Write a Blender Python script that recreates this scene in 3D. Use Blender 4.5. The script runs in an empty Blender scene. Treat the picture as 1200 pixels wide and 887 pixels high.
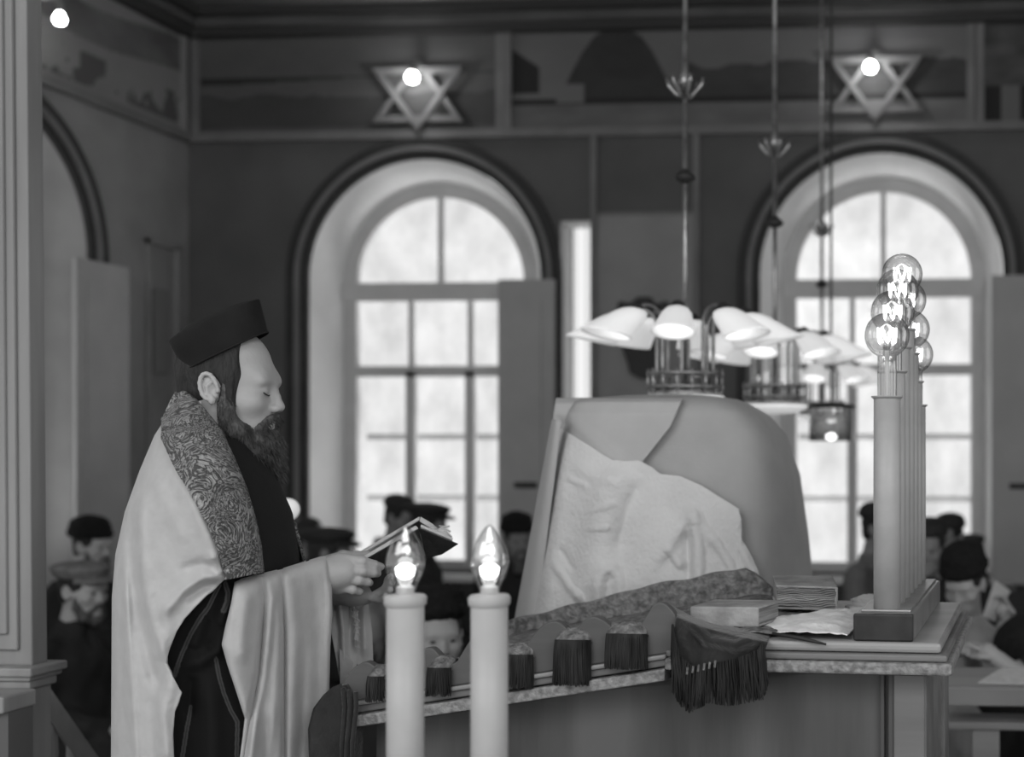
import bpy, math, random
import numpy as np
from math import sin, cos, pi, radians, sqrt, atan2
from mathutils import Vector
from mathutils.geometry import tessellate_polygon
random.seed(7); RNG = np.random.default_rng(7)
S = bpy.context.scene; COL = S.collection
# ---------------------------------------------------------------- camera model (1200 x 887)
FL = 1500.0; PX0 = 1040.0; PY0 = 522.0; YAW = radians(3.5); EYE = 1.95
def ray(px, py):
    x = (px-PX0)/FL
    return cos(YAW)*x-sin(YAW), sin(YAW)*x+cos(YAW), -(py-PY0)/FL
class Frame:                       # a set of axes turned about the vertical; used to measure real positions
    def __init__(s, a): s.a = a; s.c = cos(a); s.s = sin(a)
    def pt(s, px, py, depth):      # local coords (x, depth, z)
        px = np.asarray(px, float); py = np.asarray(py, float)
        x = (px-PX0)/FL
        dx = cos(YAW)*x-sin(YAW); dy = sin(YAW)*x+cos(YAW); dz = -(py-PY0)/FL
        lx = dx*s.c+dy*s.s; ly = -dx*s.s+dy*s.c
        k = depth/ly
        return np.stack(np.broadcast_arrays(lx*k, depth+0*k, EYE+dz*k), -1)
    def w(s, p):
        p = np.asarray(p, float)
        return np.stack([p[..., 0]*s.c-p[..., 1]*s.s, p[..., 0]*s.s+p[..., 1]*s.c, p[..., 2]], -1)
    def W(s, px, py, d): return s.w(s.pt(px, py, d))
ROOM = Frame(0.0); DESK = Frame(-radians(3.5)); MAN = Frame(radians(30.4))
def W(px, py, Y): return ROOM.W(px, py, Y)
# ---------------------------------------------------------------- materials (black-and-white picture: greys)
MATS = {}
def mat(name, v, rough=.7, v2=None, scale=8, stretch=(1, 1, 1), bump=0, bscale=60, metal=0, spec=.3, detail=4,
        emit=0, trans=0, dist=0, attr=None, sheen=0, lo=.35, hi=.65):
    if name in MATS: return MATS[name]
    m = bpy.data.materials.new(name); m.use_nodes = True; nt = m.node_tree; N = nt.nodes; L = nt.links
    b = N['Principled BSDF']; b.inputs['Roughness'].default_value = rough; b.inputs['Metallic'].default_value = metal
    b.inputs['Specular IOR Level'].default_value = spec
    b.inputs['Base Color'].default_value = (v, v, v, 1)
    tc = N.new('ShaderNodeTexCoord'); mp = N.new('ShaderNodeMapping'); mp.inputs['Scale'].default_value = stretch
    L.new(tc.outputs['Object'], mp.inputs['Vector'])
    if v2 is not None:
        n = N.new('ShaderNodeTexNoise'); n.inputs['Scale'].default_value = scale; n.inputs['Detail'].default_value = detail
        n.inputs['Distortion'].default_value = dist
        L.new(mp.outputs[0], n.inputs['Vector'])
        r = N.new('ShaderNodeValToRGB'); r.color_ramp.elements[0].position = lo; r.color_ramp.elements[1].position = hi
        r.color_ramp.elements[0].color = (v2, v2, v2, 1); r.color_ramp.elements[1].color = (v, v, v, 1)
        L.new(n.outputs['Fac'], r.inputs[0]); L.new(r.outputs[0], b.inputs['Base Color'])
    if attr:
        a = N.new('ShaderNodeAttribute'); a.attribute_name = attr; L.new(a.outputs['Color'], b.inputs['Base Color'])
    if bump:
        n = N.new('ShaderNodeTexNoise'); n.inputs['Scale'].default_value = bscale; n.inputs['Detail'].default_value = 3
        L.new(mp.outputs[0], n.inputs['Vector'])
        bp = N.new('ShaderNodeBump'); bp.inputs['Strength'].default_value = bump; bp.inputs['Distance'].default_value = .01
        L.new(n.outputs['Fac'], bp.inputs['Height']); L.new(bp.outputs[0], b.inputs['Normal'])
    if sheen: b.inputs['Sheen Weight'].default_value = sheen
    if emit:
        b.inputs['Emission Color'].default_value = (1, 1, 1, 1); b.inputs['Emission Strength'].default_value = emit
    MATS[name] = m; return m
def emis(name, st, sample=False):
    if name in MATS: return MATS[name]
    m = bpy.data.materials.new(name); m.use_nodes = True; nt = m.node_tree
    b = nt.nodes['Principled BSDF']; b.inputs['Base Color'].default_value = (.8, .8, .8, 1)
    b.inputs['Emission Color'].default_value = (1, 1, 1, 1); b.inputs['Emission Strength'].default_value = st
    if not sample: m.cycles.emission_sampling = 'NONE'
    MATS[name] = m; return m
def bulbglass(name, base=.06):
    m = bpy.data.materials.new(name); m.use_nodes = True; nt = m.node_tree; N = nt.nodes; L = nt.links
    N.remove(N['Principled BSDF']); out = N['Material Output']
    t = N.new('ShaderNodeBsdfTransparent'); t.inputs[0].default_value = (.95, .95, .95, 1)
    g = N.new('ShaderNodeBsdfGlossy'); g.inputs['Roughness'].default_value = .04
    lw = N.new('ShaderNodeLayerWeight'); lw.inputs[0].default_value = .35
    r = N.new('ShaderNodeValToRGB'); r.color_ramp.elements[0].position = .0; r.color_ramp.elements[0].color = (base,)*3+(1,)
    r.color_ramp.elements[1].position = 1; r.color_ramp.elements[1].color = (.75,)*3+(1,)
    mx = N.new('ShaderNodeMixShader'); L.new(lw.outputs['Facing'], r.inputs[0]); L.new(r.outputs[0], mx.inputs[0])
    L.new(t.outputs[0], mx.inputs[1]); L.new(g.outputs[0], mx.inputs[2]); L.new(mx.outputs[0], out.inputs['Surface'])
    return m
def paneglass(name, wave=False, lo=.68, hi=1.0, sc=3.0):
    m = bpy.data.materials.new(name); m.use_nodes = True; nt = m.node_tree; N = nt.nodes; L = nt.links
    N.remove(N['Principled BSDF']); out = N['Material Output']
    tc = N.new('ShaderNodeTexCoord')
    if wave:
        n = N.new('ShaderNodeTexWave'); n.inputs['Scale'].default_value = 4.2; n.bands_direction = 'X'
        o = n.outputs['Fac']
    else:
        n = N.new('ShaderNodeTexNoise'); n.inputs['Scale'].default_value = sc; n.inputs['Detail'].default_value = 8
        n.inputs['Roughness'].default_value = .65
        mp = N.new('ShaderNodeMapping'); mp.inputs['Scale'].default_value = (1.3, 1, .8)
        L.new(tc.outputs['Object'], mp.inputs['Vector']); L.new(mp.outputs[0], n.inputs['Vector']); o = n.outputs['Fac']
    if wave: L.new(tc.outputs['Object'], n.inputs['Vector'])
    r = N.new('ShaderNodeValToRGB'); r.color_ramp.elements[0].position = .3; r.color_ramp.elements[0].color = (lo,)*3+(1,)
    r.color_ramp.elements[1].position = .68; r.color_ramp.elements[1].color = (hi,)*3+(1,)
    L.new(o, r.inputs[0])
    t = N.new('ShaderNodeBsdfTransparent'); L.new(r.outputs[0], t.inputs[0])
    g = N.new('ShaderNodeBsdfGlossy'); g.inputs['Roughness'].default_value = .05
    mx = N.new('ShaderNodeMixShader'); mx.inputs[0].default_value = .04
    L.new(t.outputs[0], mx.inputs[1]); L.new(g.outputs[0], mx.inputs[2]); L.new(mx.outputs[0], out.inputs['Surface'])
    return m
def brocade(name):
    m = bpy.data.materials.new(name); m.use_nodes = True; nt = m.node_tree; N = nt.nodes; L = nt.links
    b = N['Principled BSDF']; b.inputs['Roughness'].default_value = .55; b.inputs['Metallic'].default_value = .15
    tc = N.new('ShaderNodeTexCoord')
    n = N.new('ShaderNodeTexNoise'); n.inputs['Scale'].default_value = 15; n.inputs['Detail'].default_value = 4
    n.inputs['Distortion'].default_value = 5.5
    L.new(tc.outputs['Object'], n.inputs['Vector'])
    mm = N.new('ShaderNodeMath'); mm.operation = 'MULTIPLY'; mm.inputs[1].default_value = 34; L.new(n.outputs['Fac'], mm.inputs[0])
    sn = N.new('ShaderNodeMath'); sn.operation = 'SINE'; L.new(mm.outputs[0], sn.inputs[0])
    r = N.new('ShaderNodeMapRange'); r.inputs['From Min'].default_value = -1; r.inputs['From Max'].default_value = 1
    r.inputs['To Min'].default_value = .06; r.inputs['To Max'].default_value = .42
    L.new(sn.outputs[0], r.inputs['Value']); L.new(r.outputs[0], b.inputs['Base Color'])
    bp = N.new('ShaderNodeBump'); bp.inputs['Strength'].default_value = .7; bp.inputs['Distance'].default_value = .004
    L.new(sn.outputs[0], bp.inputs['Height']); L.new(bp.outputs[0], b.inputs['Normal'])
    return m
def trans_mat(name):
    m = bpy.data.materials.new(name); m.use_nodes = True; nt = m.node_tree; nt.nodes.remove(nt.nodes['Principled BSDF'])
    t = nt.nodes.new('ShaderNodeBsdfTranslucent'); t.inputs[0].default_value = (.5,)*3+(1,); nt.links.new(t.outputs[0], nt.nodes['Material Output'].inputs['Surface']); return m
M = dict(
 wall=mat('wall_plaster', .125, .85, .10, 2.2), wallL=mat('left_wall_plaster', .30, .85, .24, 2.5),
 dado=mat('dado_paint', .06, .6, .045, 3), cornice=mat('cornice_plaster', .12, .8, .09, 3), corniced=mat('cornice_dark', .05, .8),
 ceil=mat('ceiling_plaster', .22, .9), floor=mat('floor_boards', .16, .6, .1, 3, (1, 8, 1)),
 trim=mat('trim_light', .20, .7, .16, 4), archd=mat('arch_dark', .045, .7, .035, 5), reveal=mat('reveal_white', .88, .7, .82, 4),
 frame=mat('window_paint', .62, .6, .56, 5), shutter=mat('shutter_paint', .42, .6, .38, 4), jamb=mat('jamb_white', .7, .5),
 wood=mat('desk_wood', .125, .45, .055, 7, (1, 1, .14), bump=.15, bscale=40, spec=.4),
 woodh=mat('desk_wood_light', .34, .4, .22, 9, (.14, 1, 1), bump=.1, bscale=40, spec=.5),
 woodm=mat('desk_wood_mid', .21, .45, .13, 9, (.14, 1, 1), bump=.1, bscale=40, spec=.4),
 bead=mat('beaded_moulding', .34, .5, .17, 75, bump=.6, bscale=85),
 pillar=mat('pillar_wood', .36, .6, .22, 7, (1, 1, .1), bump=.25, bscale=25), pillard=mat('pillar_wood_dark', .14, .7),
 plinthd=mat('plinth_dark_metal', .05, .3, .03, 20, metal=.5), plinthm=mat('plinth_metal', .42, .35, .3, 12, metal=.6),
 tube=mat('candle_tube', .44, .4, .39, 20, spec=.4), candlef=mat('candle_tube_front', .47, .4, .42, 12),
 white=mat('white_wool', .52, .9, .475, 30, bump=.12, bscale=500, sheen=.3), whited=mat('grey_linen', .43, .9, .39, 9, bump=.25, bscale=300),
 whitel=mat('light_linen', .70, .9, .64, 8, bump=.35, bscale=90), whitem=mat('middle_linen', .50, .9, .46, 9, bump=.25, bscale=300),
 paper=mat('crumpled_white', .93, .8, .86, 16, bump=.35, bscale=45), page=mat('page_edges', .62, .8, .5, 40, (1, 1, 9)),
 oldpage=mat('old_page_edges', .40, .8, .16, 10, (.6, .6, 22)), leather=mat('dark_leather', .035, .4, .025, 20, bump=.3),
 oldcover=mat('worn_book_cover', .42, .6, .22, 14, bump=.4, bscale=60),
 black=mat('black_cloth', .018, .85, .012, 12), coatblack=mat('black_coat', .014, .85, bump=.1, bscale=200),
 velvet=mat('dark_velvet', .03, .8, .014, 14, bump=.4, bscale=70, sheen=.3), fringe=mat('fringe_thread', .034, .75, .012, 60, (1, 1, .2)),
 mottled=mat('mottled_cloth', .26, .9, .10, 60, bump=.8, bscale=120, detail=8), brocade=brocade('silver_brocade'),
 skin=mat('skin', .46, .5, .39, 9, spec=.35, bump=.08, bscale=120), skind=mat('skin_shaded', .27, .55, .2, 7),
 hair=mat('dark_hair', .035, .7, .018, 60, (1, 1, .3), bump=.6, bscale=160), beard=mat('beard_hair', .13, .65, .055, 70, (1, 1, .2), bump=.6, bscale=200),
 cap=mat('black_cap_cloth', .017, .9, .011, 14, bump=.1, bscale=300),
 fur=mat('dark_fur', .016, .95, .01, 50, bump=1, bscale=90), capl=mat('light_cap_cloth', .22, .9, .15, 30), capd=mat('dark_cap_cloth', .03, .8),
 coatd=mat('dark_coat', .03, .9, .02, 9), coatg=mat('grey_coat', .16, .9, .12, 9), coatl=mat('light_coat', .42, .9, .34, 7),
 brass=mat('chandelier_metal', .45, .3, .25, 20, metal=.8), iron=mat('dark_iron', .03, .5), 
 shade=mat('opal_shade', .85, .3, emit=.36), disc=mat('opal_disc', .85, .3, emit=.45),
 glass=bulbglass('clear_bulb_glass', .17), pane=paneglass('window_glass'), ribbed=paneglass('ribbed_window_glass', True, .80, 1.0),
 fil=emis('glowing_filament', 6), bulbon=emis('lit_bulb', 30), filament_soft=emis('filament_cage', 5),
 benchw=mat('bench_wood', .30, .5, .2, 8, (.2, 1, 1)), storm=trans_mat('storm_white'), star=mat('star_frame', .16, .6), mural=mat('mural_paint', .1, .9, attr='Col'),
 striped=mat('striped_black_wool', .02, .9, attr='Col'), print=mat('printed_page', .66, .8, .55, 70, (1, 6, 1)), socket=mat('socket_white', .6, .4),
)
# ---------------------------------------------------------------- mesh + scene graph helpers
WL = {}
def thing(name, label, cat, loc, group=None, kind=None):
    o = bpy.data.objects.new(name, None); COL.objects.link(o); o.location = loc; o.empty_display_size = .1
    WL[o.name] = Vector(loc)
    if kind: o['kind'] = kind
    if label: o['label'] = label
    if cat: o['category'] = cat
    if group: o['group'] = group
    return o
def tag(o, label, cat, group=None):
    o['label'] = label; o['category'] = cat
    if group: o['group'] = group
    return o
def mk(name, V, F, m, parent=None, origin=None, smooth=False, label=None, colors=None, kind=None):
    V = np.asarray(V, float).reshape(-1, 3)
    if parent is not None: org = np.array(WL[parent.name])
    elif origin is not None: org = np.array(origin, float)
    else:
        lo = V.min(0); hi = V.max(0); org = np.array([(lo[0]+hi[0])/2, (lo[1]+hi[1])/2, lo[2]])
    me = bpy.data.meshes.new(name); me.from_pydata((V-org).tolist(), [], [tuple(int(i) for i in f) for f in F]); me.update()
    me.materials.append(m)
    if smooth: me.polygons.foreach_set('use_smooth', [True]*len(me.polygons))
    if colors is not None:
        ca = me.color_attributes.new('Col', 'FLOAT_COLOR', 'POINT')
        c = np.asarray(colors, float); ca.data.foreach_set('color', np.stack([c, c, c, c*0+1], -1).ravel())
    o = bpy.data.objects.new(name, me); COL.objects.link(o)
    if parent is not None: o.parent = parent; WL[o.name] = Vector(org)
    else: o.location = org; WL[o.name] = Vector(org)
    if label: o['label'] = label
    if kind: o['kind'] = kind
    return o
def dup(root, loc, label=None, group=None, rotz=None):
    r = root.copy(); COL.objects.link(r); r.location = loc
    if rotz is not None: r.rotation_euler = (0, 0, rotz)
    if label: r['label'] = label
    if group: r['group'] = group
    for ch in list(root.children):
        c = ch.copy(); COL.objects.link(c); c.parent = r
        for g in list(ch.children):
            d = g.copy(); COL.objects.link(d); d.parent = c
    return r
def bevel(o, w=.004, seg=2):
    b = o.modifiers.new('Bevel', 'BEVEL'); b.width = w; b.segments = seg; b.limit_method = 'ANGLE'; return o
class MB:
    def __init__(s): s.V = []; s.F = []
    def add(s, V, F):
        n = len(s.V); s.V += [tuple(map(float, v)) for v in V]; s.F += [tuple(i+n for i in f) for f in F]; return s
    def box(s, x0, x1, y0, y1, z0, z1):
        V = [(x0,y0,z0),(x1,y0,z0),(x1,y1,z0),(x0,y1,z0),(x0,y0,z1),(x1,y0,z1),(x1,y1,z1),(x0,y1,z1)]
        return s.add(V, [(0,3,2,1),(4,5,6,7),(0,1,5,4),(1,2,6,5),(2,3,7,6),(3,0,4,7)])
    def hexa(s, P):  # 8 points: bottom 4, top 4
        return s.add(P, [(0,3,2,1),(4,5,6,7),(0,1,5,4),(1,2,6,5),(2,3,7,6),(3,0,4,7)])
    def lathe(s, prof, c=(0,0,0), n=24, axis=None, capit=True):
        # prof: (r, z) list ; axis: optional unit vector for z
        c = np.array(c, float)
        if axis is None: ax = np.array([0,0,1.]); ux = np.array([1.,0,0]); uy = np.array([0,1.,0])
        else:
            ax = np.array(axis, float); ax /= np.linalg.norm(ax)
            h = np.array([0,0,1.]) if abs(ax[2]) < .9 else np.array([1.,0,0])
            ux = np.cross(h, ax); ux /= np.linalg.norm(ux); uy = np.cross(ax, ux)
        V = []; F = []
        for r, z in prof:
            for i in range(n):
                a = 2*pi*i/n; V.append(c+ax*z+(ux*cos(a)+uy*sin(a))*r)
        for j in range(len(prof)-1):
            for i in range(n):
                k = (i+1) % n; F.append((j*n+i, j*n+k, (j+1)*n+k, (j+1)*n+i))
        if capit:
            F.append(tuple(range(n-1, -1, -1))); F.append(tuple((len(prof)-1)*n+i for i in range(n)))
        return s.add(V, F)
    def tube(s, pts, r, n=8, cap=True):
        P = [np.array(p, float) for p in pts]; R = r if hasattr(r, '__len__') else [r]*len(P)
        V = []; F = []; prev = None
        for i, p in enumerate(P):
            d = P[min(i+1, len(P)-1)]-P[max(i-1, 0)]; d = d/(np.linalg.norm(d)+1e-9)
            if prev is None:
                h = np.array([0,0,1.]) if abs(d[2]) < .9 else np.array([1.,0,0]); u = np.cross(h, d)
            else: u = prev-d*np.dot(prev, d)
            u /= (np.linalg.norm(u)+1e-9); prev = u; v = np.cross(d, u)
            for k in range(n):
                a = 2*pi*k/n; V.append(p+(u*cos(a)+v*sin(a))*R[i])
        for i in range(len(P)-1):
            for k in range(n):
                q = (k+1) % n; F.append((i*n+k, i*n+q, (i+1)*n+q, (i+1)*n+k))
        if cap: F.append(tuple(range(n-1, -1, -1))); F.append(tuple((len(P)-1)*n+k for k in range(n)))
        return s.add(V, F)
    def prism(s, poly, f, d0, d1):
        # poly: 2D (a,b); f(a,b,depth)->xyz
        n = len(poly); V = [f(a, b, d0) for a, b in poly]+[f(a, b, d1) for a, b in poly]
        tris = tessellate_polygon([[Vector((a, b, 0)) for a, b in poly]])
        F = [tuple(t) for t in tris]+[tuple(n+i for i in reversed(t)) for t in tris]
        F += [(i, (i+1) % n, n+(i+1) % n, n+i) for i in range(n)]
        return s.add(V, F)
    def xf(s, fr):  # transform all points by frame
        s.V = [tuple(p) for p in fr.w(np.array(s.V))]; return s
    def build(s, name, m, parent=None, **k): return mk(name, s.V, s.F, m, parent, **k)
def interp(tab, x):
    t = np.array(tab, float); return np.interp(x, t[:, 0], t[:, 1])
def smooth_tab(tab, x):  # smooth (monotone-cosine) interpolation
    t = np.array(tab, float); x = np.asarray(x, float)
    i = np.clip(np.searchsorted(t[:, 0], x)-1, 0, len(t)-2)
    f = np.clip((x-t[i, 0])/(t[i+1, 0]-t[i, 0]), 0, 1); f = f*f*(3-2*f)
    return t[i, 1]*(1-f)+t[i+1, 1]*f
def gridF(nu, nv, closed=False):
    F = []
    for i in range(nv-1):
        for j in range(nu if closed else nu-1):
            k = (j+1) % nu; F.append((i*nu+j, i*nu+k, (i+1)*nu+k, (i+1)*nu+j))
    return F
def dpoly(px, py, poly):   # distance of pixels to a polyline + parameter 0..1
    best = np.full(np.shape(px), 1e9); par = np.zeros(np.shape(px)); P = np.array(poly, float)
    seg = np.hypot(*(P[1:]-P[:-1]).T); cum = np.concatenate([[0], np.cumsum(seg)])
    for i in range(len(P)-1):
        a, b = P[i], P[i+1]; d = b-a; L2 = (d**2).sum()
        t = np.clip(((px-a[0])*d[0]+(py-a[1])*d[1])/L2, 0, 1)
        q = np.hypot(px-a[0]-t*d[0], py-a[1]-t*d[1]); m = q < best
        best = np.where(m, q, best); par = np.where(m, (cum[i]+t*seg[i])/cum[-1], par)
    return best, par
def creases(px, py, L):
    out = np.zeros(np.shape(px))
    for poly, amp, w in L:
        d, t = dpoly(px, py, poly); fade = np.clip(np.minimum(t, 1-t)*5+.25, 0, 1)
        out += amp*np.exp(-(d/w)**2)*fade
    return out
def vnoise(x, y, seed=0):  # smooth value noise
    r = np.random.default_rng(seed).random((64, 64)); xi = np.floor(x).astype(int); yi = np.floor(y).astype(int)
    fx = x-xi; fy = y-yi; fx = fx*fx*(3-2*fx); fy = fy*fy*(3-2*fy)
    g = lambda a, b: r[a % 64, b % 64]
    return (g(xi, yi)*(1-fx)+g(xi+1, yi)*fx)*(1-fy)+(g(xi, yi+1)*(1-fx)+g(xi+1, yi+1)*fx)*fy
def fbm(x, y, seed=0, o=4):
    s = 0; a = .5
    for i in range(o): s = s+a*vnoise(x*2**i, y*2**i, seed+i); a *= .5
    return s
def solid(o, th, off=0):
    m = o.modifiers.new('Solidify', 'SOLIDIFY'); m.thickness = th; m.offset = off; return o
# ---------------------------------------------------------------- volume sculpting (distance field + surface nets)
class Sculpt:
    def __init__(s, xs, ys, zs):
        s.a = [np.asarray(q, np.float32) for q in (xs, ys, zs)]
        s.F = np.full([len(q) for q in s.a], .3, np.float32); s.R = np.eye(3); s.o = np.zeros(3); s.sc = 1.0
    def frame(s, R=None, o=(0,0,0), sc=1.0): s.R = np.eye(3) if R is None else np.array(R); s.o = np.array(o, float); s.sc = sc; return s
    def P(s, c): return s.R@(np.array(c, float)*s.sc)+s.o
    def _blk(s, lo, hi):
        sl = []
        for k in range(3):
            i0 = int(np.searchsorted(s.a[k], lo[k])); i1 = int(np.searchsorted(s.a[k], hi[k]))
            if i1 <= i0: return None
            sl.append(slice(i0, i1))
        return tuple(sl)
    def _apply(s, cs, rad, fn, k, op):
        cs = np.array(cs); pad = rad+k+.02; lo = cs.min(0)-pad; hi = cs.max(0)+pad
        sl = s._blk(lo, hi)
        if sl is None: return s
        X = s.a[0][sl[0]][:, None, None]-s.o[0]; Y = s.a[1][sl[1]][None, :, None]-s.o[1]; Z = s.a[2][sl[2]][None, None, :]-s.o[2]
        R = s.R; q = [(X*R[0, i]+Y*R[1, i]+Z*R[2, i])/s.sc for i in range(3)]
        d = (fn(*q)*s.sc).astype(np.float32); f = s.F[sl]
        if op == 'add':
            if k > 0: h = np.clip(.5+.5*(f-d)/k, 0, 1); s.F[sl] = f*(1-h)+d*h-k*h*(1-h)
            else: s.F[sl] = np.minimum(f, d)
        else:
            d = -d
            if k > 0: h = np.clip(.5-.5*(f-d)/k, 0, 1); s.F[sl] = f*(1-h)+d*h+k*h*(1-h)
            else: s.F[sl] = np.maximum(f, d)
        return s
    def ell(s, c, r, k=.01, op='add', pitch=0):
        r = np.array(r if hasattr(r, '__len__') else [r]*3, float); c = np.array(c, float); cp, sp = cos(pitch), sin(pitch)
        def fn(x, y, z):
            x = x-c[0]; y = y-c[1]; z = z-c[2]
            if pitch: x, z = x*cp+z*sp, -x*sp+z*cp
            a = np.sqrt((x/r[0])**2+(y/r[1])**2+(z/r[2])**2); b = np.sqrt((x/r[0]**2)**2+(y/r[1]**2)**2+(z/r[2]**2)**2)
            return a*(a-1)/(b+1e-6)
        return s._apply([s.P(c)], r.max()*s.sc, fn, k*s.sc, op)
    def cap(s, a, b, ra, rb=None, k=.01, op='add'):
        rb = ra if rb is None else rb; a = np.array(a, float); b = np.array(b, float); d = b-a; L2 = (d**2).sum()+1e-12
        def fn(x, y, z):
            t = np.clip(((x-a[0])*d[0]+(y-a[1])*d[1]+(z-a[2])*d[2])/L2, 0, 1)
            return np.sqrt((x-a[0]-t*d[0])**2+(y-a[1]-t*d[1])**2+(z-a[2]-t*d[2])**2)-(ra+(rb-ra)*t)
        return s._apply([s.P(a), s.P(b)], max(ra, rb)*s.sc, fn, k*s.sc, op)
    def chain(s, P, R, k=.01, op='add'):
        for i in range(len(P)-1): s.cap(P[i], P[i+1], R[i], R[i+1], k, op)
        return s
    def mesh(s):
        F = s.F; F[0] = F[-1] = 1; F[:, 0] = F[:, -1] = 1; F[:, :, 0] = F[:, :, -1] = 1
        I = F < 0; nx, ny, nz = F.shape
        c = np.zeros((nx-1, ny-1, nz-1), np.uint8)
        for i in (0, 1):
            for j in (0, 1):
                for k in (0, 1): c += I[i:nx-1+i, j:ny-1+j, k:nz-1+k]
        act = (c > 0) & (c < 8); idx = np.full(act.shape, -1, np.int64); A = np.argwhere(act); idx[act] = np.arange(len(A))
        acc = np.zeros((len(A), 3)); cnt = np.zeros(len(A))
        def pos(i, j, k): return np.stack([s.a[0][i], s.a[1][j], s.a[2][k]], -1).astype(float)
        for ax in range(3):
            o1, o2 = [q for q in range(3) if q != ax]
            for u in (0, 1):
                for v in (0, 1):
                    p = A.copy(); p[:, o1] += u; p[:, o2] += v; q = p.copy(); q[:, ax] += 1
                    fa = F[p[:, 0], p[:, 1], p[:, 2]]; fb = F[q[:, 0], q[:, 1], q[:, 2]]; m = (fa < 0) != (fb < 0)
                    t = np.where(m, fa/np.where(m, fa-fb, 1), 0)[:, None]
                    pa = pos(*p.T); pb = pos(*q.T); acc += np.where(m[:, None], pa+(pb-pa)*t, 0); cnt += m
        V = acc/cnt[:, None]; Q = []
        for ax in range(3):
            o1, o2 = (ax+1) % 3, (ax+2) % 3
            sa = [slice(None)]*3; sb = [slice(None)]*3; sa[ax] = slice(0, -1); sb[ax] = slice(1, None)
            a_, b_ = I[tuple(sa)], I[tuple(sb)]; E = np.argwhere(a_ != b_)
            ok = (E[:, o1] > 0) & (E[:, o2] > 0) & (E[:, o1] < F.shape[o1]-1) & (E[:, o2] < F.shape[o2]-1); E = E[ok]
            ins = I[E[:, 0], E[:, 1], E[:, 2]]
            def cell(d1, d2):
                q = E.copy(); q[:, o1] -= d1; q[:, o2] -= d2; return idx[q[:, 0], q[:, 1], q[:, 2]]
            q = np.stack([cell(1, 1), cell(0, 1), cell(0, 0), cell(1, 0)], -1)
            q[~ins] = q[~ins][:, ::-1]; Q.append(q)
        return V, np.concatenate(Q)
def rotm(yaw, pitch=0, roll=0):   # columns: forward(x), left(y), up(z); pitch>0 looks down
    cy, sy, cp, sp, cr, sr = cos(yaw), sin(yaw), cos(pitch), sin(pitch), cos(roll), sin(roll)
    Rz = np.array([[cy, -sy, 0], [sy, cy, 0], [0, 0, 1]]); Ry = np.array([[cp, 0, sp], [0, 1, 0], [-sp, 0, cp]])
    Rx = np.array([[1, 0, 0], [0, cr, -sr], [0, sr, cr]]); return Rz@Ry@Rx
def head_sdf(s, closed=False, fine=False):   # canonical head: origin between the ears, facing +x
    s.ell((-.006, 0, .045), (.092, .076, .094), .01)
    s.ell((.030, 0, -.028), (.062, .063, .088), .035)
    s.ell((.045, 0, -.082), (.042, .046, .036), .03)
    s.ell((.080, 0, -.104), (.016, .020, .017), .02)
    s.cap((.074, -.032, .026), (.074, .032, .026), .0165, .0165, .03)
    s.ell((.060, .044, -.022), (.026, .022, .022), .02); s.ell((.060, -.044, -.022), (.026, .022, .022), .02)
    for y in (-.031, .031):
        s.ell((.104, y, .004), (.0145, .018, .013), .016, 'sub')
        s.ell((.0785, y, .003), (.0135, .0155, .0125), .004)
        if not closed: s.cap((.0925, y-.009, .002), (.0925, y+.009, .002), .0016, .0016, .001, 'sub')
        else: s.chain([(.0885, y-.013, -.001), (.0915, y, -.0055), (.0885, y+.013, -.001)], [.0018, .0018, .0018], .001, 'sub')
        s.cap((.082, y*1.45, .024), (.0865, y*.35, .024), .0055, .006, .012)
    s.chain([(.086, 0, .016), (.095, 0, -.006), (.1035, 0, -.028)], [.008, .0085, .0115], .008)
    for y in (-.0115, .0115):
        s.ell((.098, y, -.033), (.011, .0075, .0085), .005)
        s.ell((.1005, y*.75, -.0425), (.005, .0035, .004), .002, 'sub')
    s.cap((.080, -.018, -.062), (.080, .018, -.062), .008, .008, .006); s.ell((.087, 0, -.0605), (.009, .019, .0055), .004)
    s.ell((.085, 0, -.0715), (.009, .017, .0062), .004); s.cap((.0945, -.018, -.066), (.0945, .018, -.066), .0014, .0014, .002, 'sub')
    for y in (-1, 1):
        s.ell((-.006, y*.076, .004), (.018, .0065, .028), .005, pitch=.2)
        hx = [(-.006+.0165*cos(q)+.2*.029*sin(q)*-1*.9, y*.0845, .005+.0285*sin(q)) for q in np.linspace(-.15, 4.1, 11)]
        s.chain(hx, [.0042]*11, .0025)
        s.ell((.0, y*.0825, -.021), (.0075, .006, .0095), .004); s.ell((.0115, y*.083, -.001), (.005, .005, .006), .003)
        s.chain([(.000, y*.0825, .018), (-.010, y*.0835, .008), (-.008, y*.0835, -.008), (.0, y*.083, -.015)], [.003, .0035, .0035, .003], .003)
        s.ell((.003, y*.086, .002), (.006, .007, .009), .002, 'sub')
def fingers(s, base, along, across, n, L=.075, r=.0092, curl=.9, side=1, k=.004):
    # four fingers + thumb from palm; along: finger dir, across: index->pinky dir, n: direction the palm faces (curl towards)
    base, along, across, n = [np.array(q, float) for q in (base, along, across, n)]
    for i, (ln, ww) in enumerate(((.92, -1.5), (1, -.5), (.94, .5), (.76, 1.5))):
        p = base+across*ww*.0195; P = [p]; c = curl*(.85+.12*i); a = .25*c
        for j, f in enumerate((.45, .31, .24)):
            a2 = a; d = along*cos(a2)+n*sin(a2); p = p+d*L*ln*f; P.append(p); a += c*.75
        s.chain(P, [r, r*.95, r*.86, r*.75], k)
    p = base-across*.034-along*.055; d = (-across*.6+along*.75+n*.35); d /= np.linalg.norm(d)
    s.chain([p, p+d*.035, p+d*.035+(along*.8+n*.5)*.032], [.0125, .011, .009], k+.004)
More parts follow.
